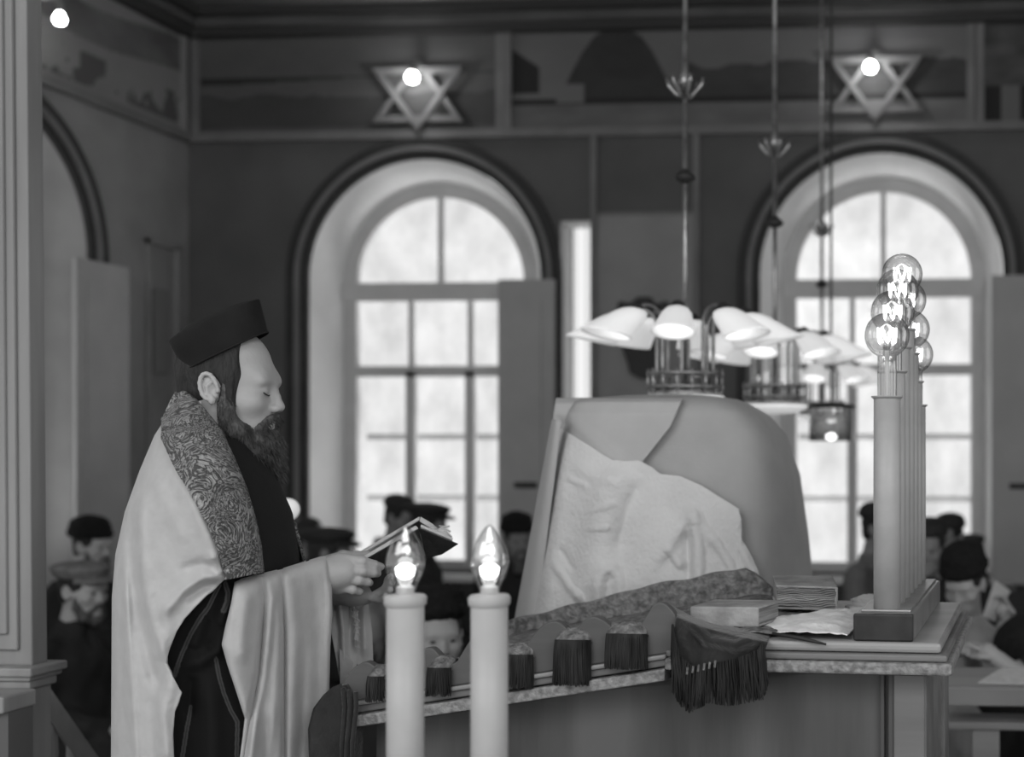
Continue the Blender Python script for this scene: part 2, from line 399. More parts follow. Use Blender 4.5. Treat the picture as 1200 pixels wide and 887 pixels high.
# ================================================================ ROOM
YB = 9.0; XL = float(W(221, 400, YB)[0]); XR = 3.2; ZC = 5.45; YF = -1.5; BIM = .45
spring = float(W(498, 326, YB)[2]); RO = .86; SILL = 1.03
xc1 = float(W(498, 326, YB)[0]); xc2 = float(W(1032, 323, YB)[0]); YLW = 7.06
def arch_poly(c, r, z0, zs, n=28):
    return [(c-r, z0)]+[(c+r*cos(pi-pi*i/n), zs+r*sin(pi*i/n)) for i in range(n+1)]+[(c+r, z0)]
def wall_mesh(name, outer, holes, f, m, th):
    polys = [outer]+holes; flat = [p for q in polys for p in q]
    tris = tessellate_polygon([[Vector((a, b, 0)) for a, b in q] for q in polys])
    V = [f(a, b, 0) for a, b in flat]; F = [tuple(t) for t in tris]
    n = len(V); V += [f(a, b, th) for a, b in flat]; F += [tuple(n+i for i in t) for t in tris]
    k = 0
    for q in polys:
        L = len(q)
        for i in range(L): F.append((k+i, k+(i+1) % L, n+k+(i+1) % L, n+k+i))
        k += L
    return mk(name, V, F, m, origin=f(outer[0][0], outer[0][1], 0), kind='structure')
fb = lambda a, b, d: (a, YB+d, b)
fl = lambda a, b, d: (XL-d, a, b)
slit = (float(W(657, 300, YB)[0]), float(W(696, 300, YB)[0]), 1.0, float(W(680, 259, YB)[2]))
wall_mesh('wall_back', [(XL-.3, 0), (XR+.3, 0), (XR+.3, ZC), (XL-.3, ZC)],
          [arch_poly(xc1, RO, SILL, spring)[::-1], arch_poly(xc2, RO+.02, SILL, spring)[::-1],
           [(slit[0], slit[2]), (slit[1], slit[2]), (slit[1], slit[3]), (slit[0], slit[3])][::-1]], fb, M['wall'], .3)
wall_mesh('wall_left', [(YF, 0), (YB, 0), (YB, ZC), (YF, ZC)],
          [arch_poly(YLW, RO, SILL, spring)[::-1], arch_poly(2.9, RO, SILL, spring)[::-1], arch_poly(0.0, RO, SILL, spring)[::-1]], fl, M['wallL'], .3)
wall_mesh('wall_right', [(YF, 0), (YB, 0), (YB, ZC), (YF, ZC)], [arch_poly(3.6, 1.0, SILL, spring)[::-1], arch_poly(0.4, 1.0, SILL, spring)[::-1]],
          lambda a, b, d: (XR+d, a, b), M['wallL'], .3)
mk('floor', *[(lambda b: (b.V, b.F))(MB().box(XL-.3, XR+.3, YF, YB+.3, -.1, 0))][0], M['floor'], kind='structure')
mk('ceiling', *[(lambda b: (b.V, b.F))(MB().box(XL-.3, XR+.3, YF, YB+.3, ZC, ZC+.1))][0], M['ceil'], kind='structure')
# baseboards / dado (dark wainscot under the windows)
zd = float(W(1180, 692, YB)[2])
MB().box(XL, XR, YB-.035, YB, 0, zd-.04).box(XL, XR, YB-.05, YB, zd-.04, zd).build('baseboard_back', M['dado'], kind='structure')
MB().box(XL, XL+.035, YF, YB-.05, 0, zd-.04).box(XL, XL+.05, YF, YB-.05, zd-.04, zd).build('baseboard_left', M['dado'], kind='structure')
# cornice bands along both walls, measured at the back wall
def zy(py): return float(W(221, py, YB)[2])
def band(nm, z0, z1, dp, m, left=True):
    b = MB(); b.box(XL+dp, XR, YB-dp, YB, z0, z1)
    if left: b.box(XL, XL+dp, YF, YB, z0, z1)
    b.build(nm, m, kind='structure')
zz = [zy(p) for p in (168, 158, 55, 48, 42, 36, 28, 22, 2)]
band('trim_1', zz[0], zz[1], .05, M['trim'])                      # bottom rail of the frieze
band('trim_2', zz[3]-.0, zz[4]+.02, .10, M['corniced']); band('trim_3', zz[4]+.02, zz[5]+.02, .15, M['cornice'])
band('trim_4', zz[5]+.02, zz[6], .13, M['cornice']); band('trim_5', zz[6], zz[7]+.02, .20, M['corniced'])
band('trim_6', zz[7]+.02, zz[8], .34, M['trim']); band('trim_7', zz[8], ZC, .40, M['corniced'])
# windows -------------------------------------------------------
def window(name, c, f, shutter_side, ribs=True, top_only=False):
    t = thing(name, None, None, f(c, SILL, 0), kind='structure')
    RF, RG, D = .735, .635, .26
    zs = spring; n = 32
    # splayed white reveal from the wall opening to the window frame
    def prof(r, z0): return [(c-r, z0)]+[(c+r*cos(pi-pi*i/n), zs+r*sin(pi*i/n)) for i in range(n+1)]+[(c+r, z0)]
    A = prof(RO-.005, SILL); B = prof(RF, SILL); V = [f(a, b, -.003) for a, b in A]+[f(a, b, D) for a, b in B]; k = len(A)
    F = [(i, i+1, k+i+1, k+i) for i in range(k-1)]+[(k-1, 0, k, 2*k-1)]
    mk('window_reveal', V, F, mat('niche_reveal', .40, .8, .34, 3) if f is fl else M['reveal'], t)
    b = MB(); b.prism([(c-RO-.05, SILL-.05), (c+RO+.05, SILL-.05), (c+RO+.05, SILL), (c-RO-.05, SILL)], f, -.10, D+.03)
    b.build('window_sill', M['jamb'], t)
    # frame: arch ring, jambs, transom, sill rail
    b = MB()
    for i in range(n):
        a0, a1 = pi*i/n, pi*(i+1)/n
        P = [(c+RG*cos(a0), zs+RG*sin(a0)), (c+(RF+.05)*cos(a0), zs+(RF+.05)*sin(a0)), (c+(RF+.05)*cos(a1), zs+(RF+.05)*sin(a1)), (c+RG*cos(a1), zs+RG*sin(a1))]
        b.prism(P, f, D, D+.06)
    for s_ in (-1, 1): b.prism([(c+s_*RG, SILL), (c+s_*(RF+.05), SILL), (c+s_*(RF+.05), zs), (c+s_*RG, zs)], f, D, D+.06)
    b.prism([(c-RF, zs-.135), (c+RF, zs-.135), (c+RF, zs), (c-RF, zs)], f, D-.02, D+.06)
    b.prism([(c-RF, SILL), (c+RF, SILL), (c+RF, SILL+.07), (c-RF, SILL+.07)], f, D-.01, D+.06)
    b.build('window_frame', M['frame'], t)
    b = MB(); b.prism([(c-.018, zs), (c+.018, zs), (c+.018, zs+RG), (c-.018, zs+RG)], f, D+.01, D+.05)
    zr = zs-.655
    b.prism([(c-RG, zr-.04), (c+RG, zr-.04), (c+RG, zr+.04), (c-RG, zr+.04)], f, D, D+.05)
    for s_ in (-1, 1):
        x = c+s_*.225
        b.prism([(x-.035, SILL), (x+.035, SILL), (x+.035, zr), (x-.035, zr)], f, D, D+.05)
        b.prism([(x-.018, zr), (x+.018, zr), (x+.018, zs-.1), (x-.018, zs-.1)], f, D+.01, D+.05)
    b.build('window_mullions', M['frame'], t)
    b = MB()   # outer storm sash seen through the glass
    for z in (zs-1.14, zs-1.60): b.prism([(c-RG, z-.022), (c+RG, z-.022), (c+RG, z+.022), (c-RG, z+.022)], f, D+.17, D+.20)
    b.build('storm_sash', M['storm'], t)
    P = prof(RG+.02, SILL+.02); V = [f(a, b_, D+.035) for a, b_ in P]
    tr = tessellate_polygon([[Vector((a, b_, 0)) for a, b_ in P]])
    mk('window_glass', V, [tuple(q) for q in tr], M['pane'], t)
    # archivolt: dark and light mouldings round the opening, carried down as strips
    for nm, r0, r1, dp, m in (('arch_inner_moulding', RO, RO+.05, .03, 'archd'), ('arch_light_moulding', RO+.05, RO+.085, .055, 'trim'), ('arch_outer_moulding', RO+.085, RO+.15, .045, 'archd')):
        b = MB()
        for i in range(n):
            a0, a1 = pi*i/n, pi*(i+1)/n
            b.prism([(c+r0*cos(a0), zs+r0*sin(a0)), (c+r1*cos(a0), zs+r1*sin(a0)), (c+r1*cos(a1), zs+r1*sin(a1)), (c+r0*cos(a1), zs+r0*sin(a1))], f, -dp, 0)
        for s_ in (-1, 1): b.prism([(c+s_*r0, zd), (c+s_*r1, zd), (c+s_*r1, zs), (c+s_*r0, zs)], f, -dp, 0)
        b.build(nm, M[m], t)
    # shutter leaf standing open at the right side
    for s_ in shutter_side:
        x0 = c+s_*(RG-.06 if f is fb and s_ > 0 and c < -2 else (.62 if f is fl else RO-.08)); x1 = x0+s_*(.50 if f is fl else .40)
        if f is fb and s_ > 0 and c < -2: dd = -.06
        else: dd = -.075
        a, b_ = min(x0, x1), max(x0, x1); z0, z1 = SILL+.02-.06, zs-.03
        q = MB().prism([(a, z0), (b_, z0), (b_, z1), (a, z1)], f, dd-.03, dd)
        lf = q.build('shutter', M['shutter'], t); bevel(lf, .004)
        q = MB()
        for (p0, p1) in ((z0+.12, z0+.62), (z0+.76, z1-.14)):
            q.prism([(a+.09, p0), (b_-.09, p0), (b_-.09, p1), (a+.09, p1)], f, dd-.038, dd-.03)
        w_ = q.build('shutter_panel', M['shutter'], lf); bevel(w_, .008)
        q = MB().prism([(a+.12, z0+.66), (b_-.12, z0+.66), (b_-.12, z0+.70), (a+.12, z0+.70)], f, dd-.052, dd-.03)
        if f is fb: q.build('shutter_latch', M['iron'], lf)
    return t
window('window_1', xc1, fb, (1,)); window('window_2', xc2, fb, (1,)); window('window_3', YLW, fl, (1,))
t4 = thing('window_4', None, None, (slit[0], YB, slit[2]), kind='structure')
mk('window_glass', [fb(slit[0], slit[2], .12), fb(slit[1], slit[2], .12), fb(slit[1], slit[3], .12), fb(slit[0], slit[3], .12)], [(0, 1, 2, 3)], M['ribbed'], t4)
b = MB()
for x in (slit[0], slit[1]-.012): b.box(x, x+.012, YB-.01, YB+.2, slit[2], slit[3])
b.box(slit[0], slit[1], YB-.01, YB+.2, slit[3]-.012, slit[3]); b.build('window_frame', M['frame'], t4)
# wall panel mouldings between the windows
def xw(px): return float(W(px, 300, YB)[0])
def zw(py): return float(W(750, py, YB)[2])
b = MB()
for x in (xw(697), xw(817)): b.box(x-.022, x+.022, YB-.04, YB, zd, zz[0])
b.box(xw(697), xw(817), YB-.03, YB, zw(252), zw(249)); b.build('trim_8', M['trim'], kind='structure')
MB().box(xw(700), xw(814), YB-.012, YB, zd, zw(252)).build('trim_9', mat('panel_light_plaster', .30, .7, .26, 3), kind='structure')
# left wall panels beside the shutter
b = MB(); y0, y1 = 8.50, 8.86
for (p, q, r_, s_) in ((y0, y1, 3.35, 3.38), (y0, y1, 1.7, 1.73), (y0, y0+.03, 1.7, 3.38), (y1-.03, y1, 1.7, 3.38)): b.box(XL, XL+.03, p, q, r_, s_)
b.build('trim_10', M['wallL'], kind='structure')
b = MB().box(XL, XL+.02, 8.58, 8.74, 2.45, 3.05); b.build('trim_11', mat('panel_dark_plaster', .2, .8), kind='structure')
# painted friezes ------------------------------------------------
zb0, zb1 = zz[1], zz[3]
def mural(name, label, f, a0, a1, z0, z1, fn, nu, nv=70, frame='trim', pad=.055):
    t = thing(name, label, 'mural', f((a0+a1)/2, z0, 0), group=None)
    u, v = np.meshgrid(np.linspace(0, 1, nu), np.linspace(0, 1, nv))
    g = fn(u, v); V = [f(a0+(a1-a0)*uu, z0+(z1-z0)*vv, -.015) for uu, vv in zip(u.ravel(), v.ravel())]
    mk('painting', V, gridF(nu, nv), M['mural'], t, colors=g.ravel())
    for x0, x1 in ((a0-pad, a0), (a1, a1+pad)): MB().prism([(x0, z0), (x1, z0), (x1, z1), (x0, z1)], f, -.04, 0).build('painting_frame', M[frame], t)
    return t
def m1(u, v):
    g = .085+.05*fbm(u*6, v*3, 1); g *= np.where(np.abs(v-.56-.06*(u-.2)) < .035*np.clip(1.3-2*u, .15, 1), .35, 1)
    g = np.where((v < .34+.12*fbm(u*9, u*0, 5)) & (v > .05), g*.62, g)
    return g
def m2(u, v):
    g = .13+.05*fbm(u*8, v*3, 2)
    hill = .93*np.exp(-(np.abs((u-.235)/.12))**3)+.05; hill2 = .52+.22*fbm(u*9, u*0, 8)
    g = np.where(v < np.where(u > .38, hill2, 0), .045+.03*fbm(u*20, v*8, 4), g)
    g = np.where(v < hill, .038+.02*fbm(u*18, v*9, 3), g)
    g = np.where((u < .06) & (v > .35) & (v < .8-3*u), .03, g)
    g = np.where(v < .27, .11+.07*fbm(u*16, v*10, 6), g); g = np.where(np.abs(v-.27) < .03, .03, g)
    g = np.where((u > .10) & (u < .16) & (v > .25) & (v < .44), .16, g); return g
def m3(u, v):
    g = .045+.09*fbm(u*12, v*10, 9); g = np.where(v < .36, np.where(np.sin(u*40) > .1, .03, .14), g); return g
def m4(u, v):
    g = .20+.08*fbm(u*10, v*3, 12); band_ = np.abs(v-.74-.06*np.sin(u*14)) < .17
    g = np.where(band_, .075+.12*fbm(u*16, v*6, 13), g)
    g = np.where((v < .40) & (v > .10) & (fbm(u*34, v*3, 14) > .5), .10, g); return g
mural('wall_painting', 'dim painted landscape with a long dark streak, behind the left star lamp', fb, xw(236), xw(583), zb0, zb1, m1, 300)
mural('wall_painting', 'painted landscape with a dark domed hill, over the space between the arched windows', fb, xw(601), xw(1133), zb0, zb1+.03, m2, 420)
mural('wall_painting', 'dark painted scene with upright pale shapes, cut by the right edge of the frieze', fb, xw(1153), xw(1153)+1.6, zb0, zb1+.03, m3, 220)
mural('wall_painting', 'mottled painted band along the left side wall above its arch', fl, 4.6, YB-.12, zb0-.02, zb1, m4, 400, frame='wallL')
# star lamps ------------------------------------------------------
def star_lamp(px, py, bx, by, label, r=.345):
    c = W(px, py, YB-.05); t = thing('star_of_david_lamp', label, 'star lamp', (c[0], YB, c[2]), group=None)
    b = MB(); w_ = .040
    for k in (0, 1):
        s_ = 1 if k else -1; T = [(-.335, .195*s_), (.335, .195*s_), (0, -.262*s_)]
        P = [(c[0]+a, c[2]+q_) for a, q_ in T]; q = [(c[0]+a*.76, c[2]+.0*s_+q_*.76) for a, q_ in T]
        for i in range(3):
            j = (i+1) % 3; b.prism([P[i], P[j], q[j], q[i]], fb, -.075-.012*k, -.045-.012*k)
    b.build('star_frame', M['star'], t)
    B = W(bx, by, YB-.16); b = MB(); b.tube([(B[0], YB, B[2]+.10), (B[0], YB-.10, B[2]+.10), (B[0], YB-.16, B[2]+.045)], .012)
    b.lathe([(.02, .0), (.02, .05)], (B[0], YB-.16, B[2]+.035), 14); b.build('lamp_holder', M['iron'], t)
    b = MB(); b.lathe([(.012, .04), (.03, .028), (.042, .005), (.042, -.012), (.03, -.035), (.0, -.045)], B, 20); g = b.build('bulb', M['bulbon'], t, smooth=True)
    l = bpy.data.lights.new('star_bulb_light', 'POINT'); l.energy = 3.2; l.shadow_soft_size = .04
    lo = bpy.data.objects.new('star_bulb_light', l); COL.objects.link(lo); lo.parent = t; lo.location = (B[0]-c[0], -.26, B[2]-c[2]-.06)
    return t
star_lamp(491, 112, 483, 90, 'six-pointed star frame with lit bulb above the left arched window')
star_lamp(1026, 100, 1020, 78, 'six-pointed star frame with lit bulb above the right arched window')
c = W(70, 22, 7.3)
t = thing('wall_bulb_lamp', 'single bare lit bulb high on the left wall beside the pillar', 'lamp', (XL, 7.3, c[2]))
b = MB().tube([(XL, 7.3, c[2]+.12), (c[0], 7.3, c[2]+.12), (c[0], 7.3, c[2]+.05)], .012); b.lathe([(.022, .04), (.022, .10)], c, 14); b.build('lamp_bracket', M['trim'], t)
MB().lathe([(.010, .045), (.022, .026), (.033, .004), (.033, -.01), (.024, -.03), (.0, -.038)], c, 20).build('bulb', M['bulbon'], t, smooth=True)
# dark carved ornament on the wall panel behind the chandelier
c = W(757, 400, YB)
b = MB(); P = [(-.09, -.22), (-.02, -.26), (.10, -.24), (.13, -.12), (.10, .02), (.16, .10), (.19, .20), (.16, .27), (.08, .25), (.04, .30), (-.04, .30), (-.09, .26), (-.17, .27), (-.20, .18), (-.14, .08), (-.15, -.05), (-.11, -.16)]
b.prism([(c[0]+a, c[2]+q) for a, q in P], fb, -.07, -.012)
b.lathe([(.07, 0), (.09, .03), (.05, .07)], (c[0], YB-.07, c[2]+.05), 20, axis=(0, -1, 0))
o = b.build('wall_ornament', M['iron']); bevel(o, .01); tag(o, 'dark carved ornament on the wall panel behind the nearest chandelier', 'wall ornament')
# raised platform (bimah) and left pillar with ledge ----------------
MB().box(XL+.6, 1.9, YF+.2, 4.0, 0, BIM-.05).box(XL+.55, 1.95, YF+.2, 4.05, BIM-.05, BIM).build('floor_platform', M['floor'], kind='structure')
p0 = W(40, 780, 3.0); x1 = float(p0[0]); zled = float(W(40, 790, 3.0)[2])
t = thing('wooden_pillar', 'tall pale wooden pillar with a moulded ledge at the left edge', 'pillar', (x1-.17, 3.03, BIM))
def sq(x0, xx1, ya, yb, z0, z1, ta=0): return [(x0, ya, z0), (xx1, ya, z0), (xx1, yb, z0), (x0, yb, z0), (x0, ya, z1), (xx1-ta, ya, z1), (xx1-ta, yb, z1), (x0, yb, z1)]
b = MB(); b.hexa(sq(x1-.34, x1-.006, 3.0, 3.055, zled+.02, ZC, .035))
b.hexa(sq(x1-.345, x1-.035, 2.988, 3.0, zled+.06, ZC, .035)); b.hexa(sq(x1-.34, x1-.055, 2.978, 2.99, zled+.10, ZC, .03)); o = b.build('pillar_shaft', M['pillar'], t); bevel(o, .004)
b = MB(); b.box(x1-.35, x1, 2.99, 3.06, BIM, zled-.02); o = b.build('pillar_base', M['pillar'], t); bevel(o, .004)
b = MB(); b.box(x1-.42, x1+.025, 2.955, 3.085, zled, zled+.022).box(x1-.41, x1+.015, 2.965, 3.08, zled-.012, zled).box(x1-.40, x1+.008, 2.975, 3.07, zled-.034, zled-.012); o = b.build('pillar_ledge', M['pillar'], t); bevel(o, .005)
z1_ = float(W(10, 818, 2.9)[2]); xx = float(W(18, 820, 2.9)[0]); xx2 = float(W(17, 850, 2.9)[0])
t = thing('wooden_balustrade', 'low wooden balustrade panel with a capping rail in front of the pillar', 'balustrade', (xx-.35, 2.93, BIM))
o = MB().box(xx-.75, xx, 2.86, 2.97, z1_-.03, z1_+.01).build('rail', M['pillar'], t); bevel(o, .005)
o = MB().box(xx-.74, xx2, 2.88, 2.96, BIM, z1_-.03).build('panel', M['pillard'], t)
# stair handrail behind the pillar with turned balusters
a = W(58, 826, 3.45); e = W(104, 892, 3.45); dv = (np.array(e)-a); e2 = a+dv*2.2; a0 = a-dv*.6
t = thing('stair_handrail', 'sloping wooden handrail going down between the pillar and the seated man', 'handrail', (e2[0], 3.45, BIM))
b = MB(); b.tube([a0, e2], .03, 4); o = b.build('rail', M['pillar'], t)
for k, f_ in enumerate((.0, .62, 1.25, 1.9)):
    p = a+dv*f_; h = p[2]-BIM
    if h < .1: continue
    MB().lathe([(.018, 0), (.02, .06*h), (.012, .1*h), (.026, .35*h), (.03, .5*h), (.012, .7*h), (.012, .76*h), (.022, .82*h), (.018, h)], (p[0], 3.45, BIM), 14).build('baluster', mat('baluster_paint', .5, .5), t, smooth=True)
# ================================================================ CHANDELIERS
def chandelier(px, Y, label):
    Zr = EYE+.183-.02; x = float(W(px, 300, Y)[0])
    t = thing('chandelier', label, 'chandelier', (x, Y, Zr)); c = np.array([x, Y, Zr])
    b = MB(); b.tube([c+[0, 0, .02], c+[0, 0, 1.0]], .009); b.tube([c+[0, 0, 1.0], (x, Y, ZC-.05)], .0085); b.build('stem', M['brass'], t, smooth=True)
    MB().lathe([(.05, .0), (.05, .02), (.02, .05)], (x, Y, ZC-.05), 20).build('ceiling_rose', M['iron'], t)
    b = MB(); b.lathe([(.008, -.02), (.03, -.008), (.036, .0), (.03, .012), (.01, .03)], c+[0, 0, .745], 18).build('stem_knob', M['iron'], t, smooth=True)
    b = MB(); kz = 1.03
    for i in range(6):
        a_ = 2*pi*i/6+.0; d = np.array([cos(a_), sin(a_), 0])
        b.tube([c+[0, 0, kz-.01], c+d*.03+[0, 0, kz+.0], c+d*.055+[0, 0, kz+.03], c+d*.062+[0, 0, kz+.055]], .007)
    b.lathe([(.02, .0), (.026, .03), (.012, .06), (.010, .1)], c+[0, 0, kz+.02], 12); b.build('hook_crown', M['brass'], t, smooth=True)
    b = MB()
    for rz in (.03, .075): b.lathe([(.122, rz), (.130, rz), (.130, rz+.008), (.122, rz+.008), (.122, rz)], c, 40, capit=False)
    for i in range(16):
        a_ = 2*pi*i/16; b.tube([c+[.126*cos(a_), .126*sin(a_), .005], c+[.126*cos(a_), .126*sin(a_), .095]], .004, 6)
    b.lathe([(.10, .0), (.12, .01), (.12, .02), (.10, .022)], c, 36); b.build('gallery_ring', M['brass'], t, smooth=True)
    MB().lathe([(.0, -.034), (.07, -.03), (.12, -.016), (.136, -.002), (.13, .004), (.0, .006)], c, 40).build('bottom_disc', M['disc'], t, smooth=True)
    arms = 8
    for i in range(arms):
        a_ = 2*pi*i/arms-pi/2+.10-.13*(803 < px); d = np.array([cos(a_), sin(a_), 0]); up = np.array([0, 0, 1.])
        P = [c+d*.095+up*z for z in (.02, .10, .18, .235)]
        for q in range(1, 8):
            th = pi*q/8*.86; P.append(c+d*(.095+.062*(1-cos(th)))+up*(.235+.068*sin(th)))
        ar = MB().tube(P, .0065, 8).build('arm', M['brass'], t, smooth=True)
        e_ = P[-1]; ax = d*.80-up*.60; ax /= np.linalg.norm(ax)
        MB().lathe([(.012, -.02), (.024, -.012), (.027, .012), (.02, .02)], e_, 14, axis=ax).build('shade_holder', M['iron'], ar, smooth=True)
        sh = MB(); U_ = d*.97+up*.20; T_ = np.array([-sin(a_), cos(a_), 0]); pr = [(.020, -.005), (.036, .008), (.047, .032), (.054, .068), (.060, .105), (.067, .135), (.070, .150), (.064, .140), (.053, .10), (.044, .05), (.018, .006)]
        V_ = [e_+ax*z_+U_*(r_*1.22*cos(g_))+T_*(r_*sin(g_)) for r_, z_ in pr for g_ in [2*pi*k_/28 for k_ in range(28)]]
        sh.add(V_, gridF(28, len(pr), True))
        so = sh.build('shade', M['shade'], t, smooth=True)
        MB().lathe([(.0, .10), (.018, .092), (.024, .075), (.018, .05), (.012, .02)], e_, 14, axis=ax, capit=False).build('bulb', mat('shade_bulb', .9, .3, emit=1.3), so, smooth=True)
    return t
chandelier(803, 4.3, 'nearest brass chandelier, opal tulip shades low over the draped stand')
chandelier(908, 5.2, 'middle chandelier of the row, partly hidden behind the nearest one')
chandelier(963, 7.2, 'farthest chandelier of the row, small against the right window')
# lantern with a round shade and glass cylinder below the farthest chandelier
c = W(974, 512, 6.2)
t = thing('hanging_lantern', 'small hanging lantern with lit bulb in a glass cylinder before the right window', 'lantern', tuple(c+np.array([0, 0, .12])))
MB().tube([c+[0, 0, .17], (c[0], c[1], ZC-.02)], .006).build('stem', M['iron'], t)
MB().lathe([(.0, .17), (.05, .168), (.115, .155), (.118, .14), (.0, .15)], c, 28).build('lantern_cap', M['iron'], t, smooth=True)
MB().lathe([(.105, .145), (.108, -.02), (.104, -.02), (.101, .145)], c, 28, capit=False).build('glass_cylinder', bulbglass('lantern_glass', .22), t, smooth=True)
MB().lathe([(.0, -.018), (.02, -.012), (.028, 0), (.018, .014), (.0, .02)], c, 16).build('bulb', M['fil'], t, smooth=True)
# ================================================================ READING DESK (in the desk's own axes)
DF, DBK = 2.40, 3.05
def dx(px, d=DF): return float(DESK.pt(px, 700, d)[0])
def dz(py, px=800, d=DF): return float(DESK.pt(px, py, d)[2])
xr = dx(1104, 2.42); xk = dx(800, DF); xl = dx(404, DF)
ZT = dz(752, 1000, 2.40)                         # flat top
SL = .168                                        # fall of the reading slope per metre
def zsl(x): return ZT-.004 if x >= xk else ZT-.004-SL*(xk-x)
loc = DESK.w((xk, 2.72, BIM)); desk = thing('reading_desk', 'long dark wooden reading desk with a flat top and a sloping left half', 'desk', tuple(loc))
def dm(b, name, m, parent=desk, bev=.003, **k):
    b.xf(DESK); o = b.build(name, m, parent, **k)
    if bev: bevel(o, bev)
    return o
# carcass
y0, y1 = DF+.045, DBK-.03
b = MB(); f = lambda a, z, d: (a, d, z)
FP = [(xl+.03, y0+.02), (xk, y0+.02), (xr-.05, y0+.02), (xr-.05, y1), (xk, y1), (dx(604, 3.0), y1), (dx(520, 2.5), 2.50), (xl+.03, 2.49)]; nF = len(FP)
V = [(x_, y_, BIM) for x_, y_ in FP]+[(x_, y_, zsl(x_)-.05) for x_, y_ in FP]; tr = [tuple(q) for q in tessellate_polygon([[Vector((a, q, 0)) for a, q in FP]])]
b.add(V, tr+[tuple(nF+i for i in q) for q in tr]+[(i, (i+1) % nF, nF+(i+1) % nF, nF+i) for i in range(nF)]); dm(b, 'carcass', M['wood'])
# front frame: stiles and panel
b = MB(); b.box(xr-.095, xr-.035, y0-.006, y0+.03, BIM, ZT-.05); dm(b, 'corner_stile', M['woodm'])
b = MB(); b.box(xr-.106, xr-.095, y0-.0, y0+.03, BIM, ZT-.055).box(xr-.122, xr-.114, y0+.004, y0+.03, BIM, ZT-.055); dm(b, 'panel_moulding', M['wood'], bev=.002)
b = MB(); b.box(xr-.075, xr-.04, y0+.05, y1-.05, BIM, ZT-.06); b.box(xr-.05, xr-.032, y0+.0, y0+.10, BIM, ZT-.05); b.box(xr-.05, xr-.032, y1-.12, y1, BIM, ZT-.05)
dm(b, 'end_panel', M['woodm'])
# flat top slab with stepped cornice
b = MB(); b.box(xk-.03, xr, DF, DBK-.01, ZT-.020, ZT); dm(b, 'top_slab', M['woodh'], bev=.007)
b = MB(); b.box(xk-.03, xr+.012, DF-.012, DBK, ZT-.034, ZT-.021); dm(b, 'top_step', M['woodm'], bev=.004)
b = MB(); b.box(xk-.03, xr+.022, DF-.022, DBK+.01, ZT-.058, ZT-.035)
dm(b, 'beaded_moulding', M['bead'], bev=.005)
b = MB(); b.box(xk-.03, xr-.03, DF+.03, DBK, ZT-.068, ZT-.058); dm(b, 'shadow_rail', M['wood'], bev=.002)
# sloping part: surface board, ledge, step, beaded moulding all following the slope
def sloped(name, xa, xb, ya, yb, top, bot, m, bev=.003):
    b = MB(); P = []
    for off in (bot, top): P += [(xa, ya, zsl(xa)+off), (xb, ya, zsl(xb)+off), (xb, yb, zsl(xb)+off), (xa, yb, zsl(xa)+off)]
    b.hexa(P); return dm(b, name, m, bev=bev)
b = MB(); FP = [(xl+.02, DF), (xk-.028, DF), (xk-.028, DBK-.01), (dx(600, DBK), DBK-.01), (dx(517, 2.52), 2.52), (xl+.02, 2.51)]; nF = len(FP)
V = [(x_, y_, zsl(x_)-.02) for x_, y_ in FP]+[(x_, y_, zsl(x_)-.001) for x_, y_ in FP]; tr = [tuple(q) for q in tessellate_polygon([[Vector((a, q, 0)) for a, q in FP]])]
b.add(V, tr+[tuple(nF+i for i in q) for q in tr]+[(i, (i+1) % nF, nF+(i+1) % nF, nF+i) for i in range(nF)]); dm(b, 'slope_board', M['woodm'])
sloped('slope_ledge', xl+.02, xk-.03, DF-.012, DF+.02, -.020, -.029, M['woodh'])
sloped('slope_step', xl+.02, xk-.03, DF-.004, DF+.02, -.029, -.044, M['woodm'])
sloped('beaded_moulding', xl+.02, xk-.03, DF-.018, DF+.02, -.047, -.070, M['bead'])
sloped('shadow_rail', xl+.02, xk-.03, DF+.03, DF+.05, -.070, -.078, M['wood'])
# scalloped board on the near edge
SC = [(402, 806), (412, 783), (430, 774), (446, 784), (462, 790), (478, 770), (499, 759), (509, 758), (518, 771), (525, 778), (533, 778), (541, 770), (546, 755), (554, 749), (566, 749), (580, 757), (592, 764), (606, 763), (618, 757), (628, 740), (640, 729), (655, 727), (664, 735), (672, 744), (680, 731), (690, 722), (700, 722), (712, 729), (724, 741), (740, 741), (754, 731), (762, 712), (773, 704.5), (783, 708), (793, 722), (801, 735)]
xs = np.linspace(402, 801, 220); ys = smooth_tab(SC, xs); ys = np.convolve(np.pad(ys, 3, 'edge'), np.ones(7)/7, 'valid')
P = DESK.pt(xs, ys, DF); poly = [(p[0], p[2]) for p in P]
top = poly; bot = [(poly[-1][0], zsl(poly[-1][0])-.019), (poly[0][0], zsl(poly[0][0])-.019)]
b = MB(); n = len(top)
V = []; F = []
for d_ in (DF-.004, DF+.018):
    for a, z in top: V.append((a, d_, z))
    for a, z in top: V.append((a, d_, zsl(a)-.0195))
for i in range(n-1):
    F += [(i, i+1, n+i+1, n+i), (2*n+i+1, 2*n+i, 3*n+i, 3*n+i+1), (i+1, i, 2*n+i, 2*n+i+1), (n+i, n+i+1, 3*n+i+1, 3*n+i)]
F += [(0, n, 3*n, 2*n), (n-1, 3*n-1, 4*n-1, 2*n-1)]
b.add(V, F); dm(b, 'scalloped_board', mat('scallop_wood', .135, .5, .085, 9, (.14, 1, 1), bump=.1, bscale=40), bev=.003)
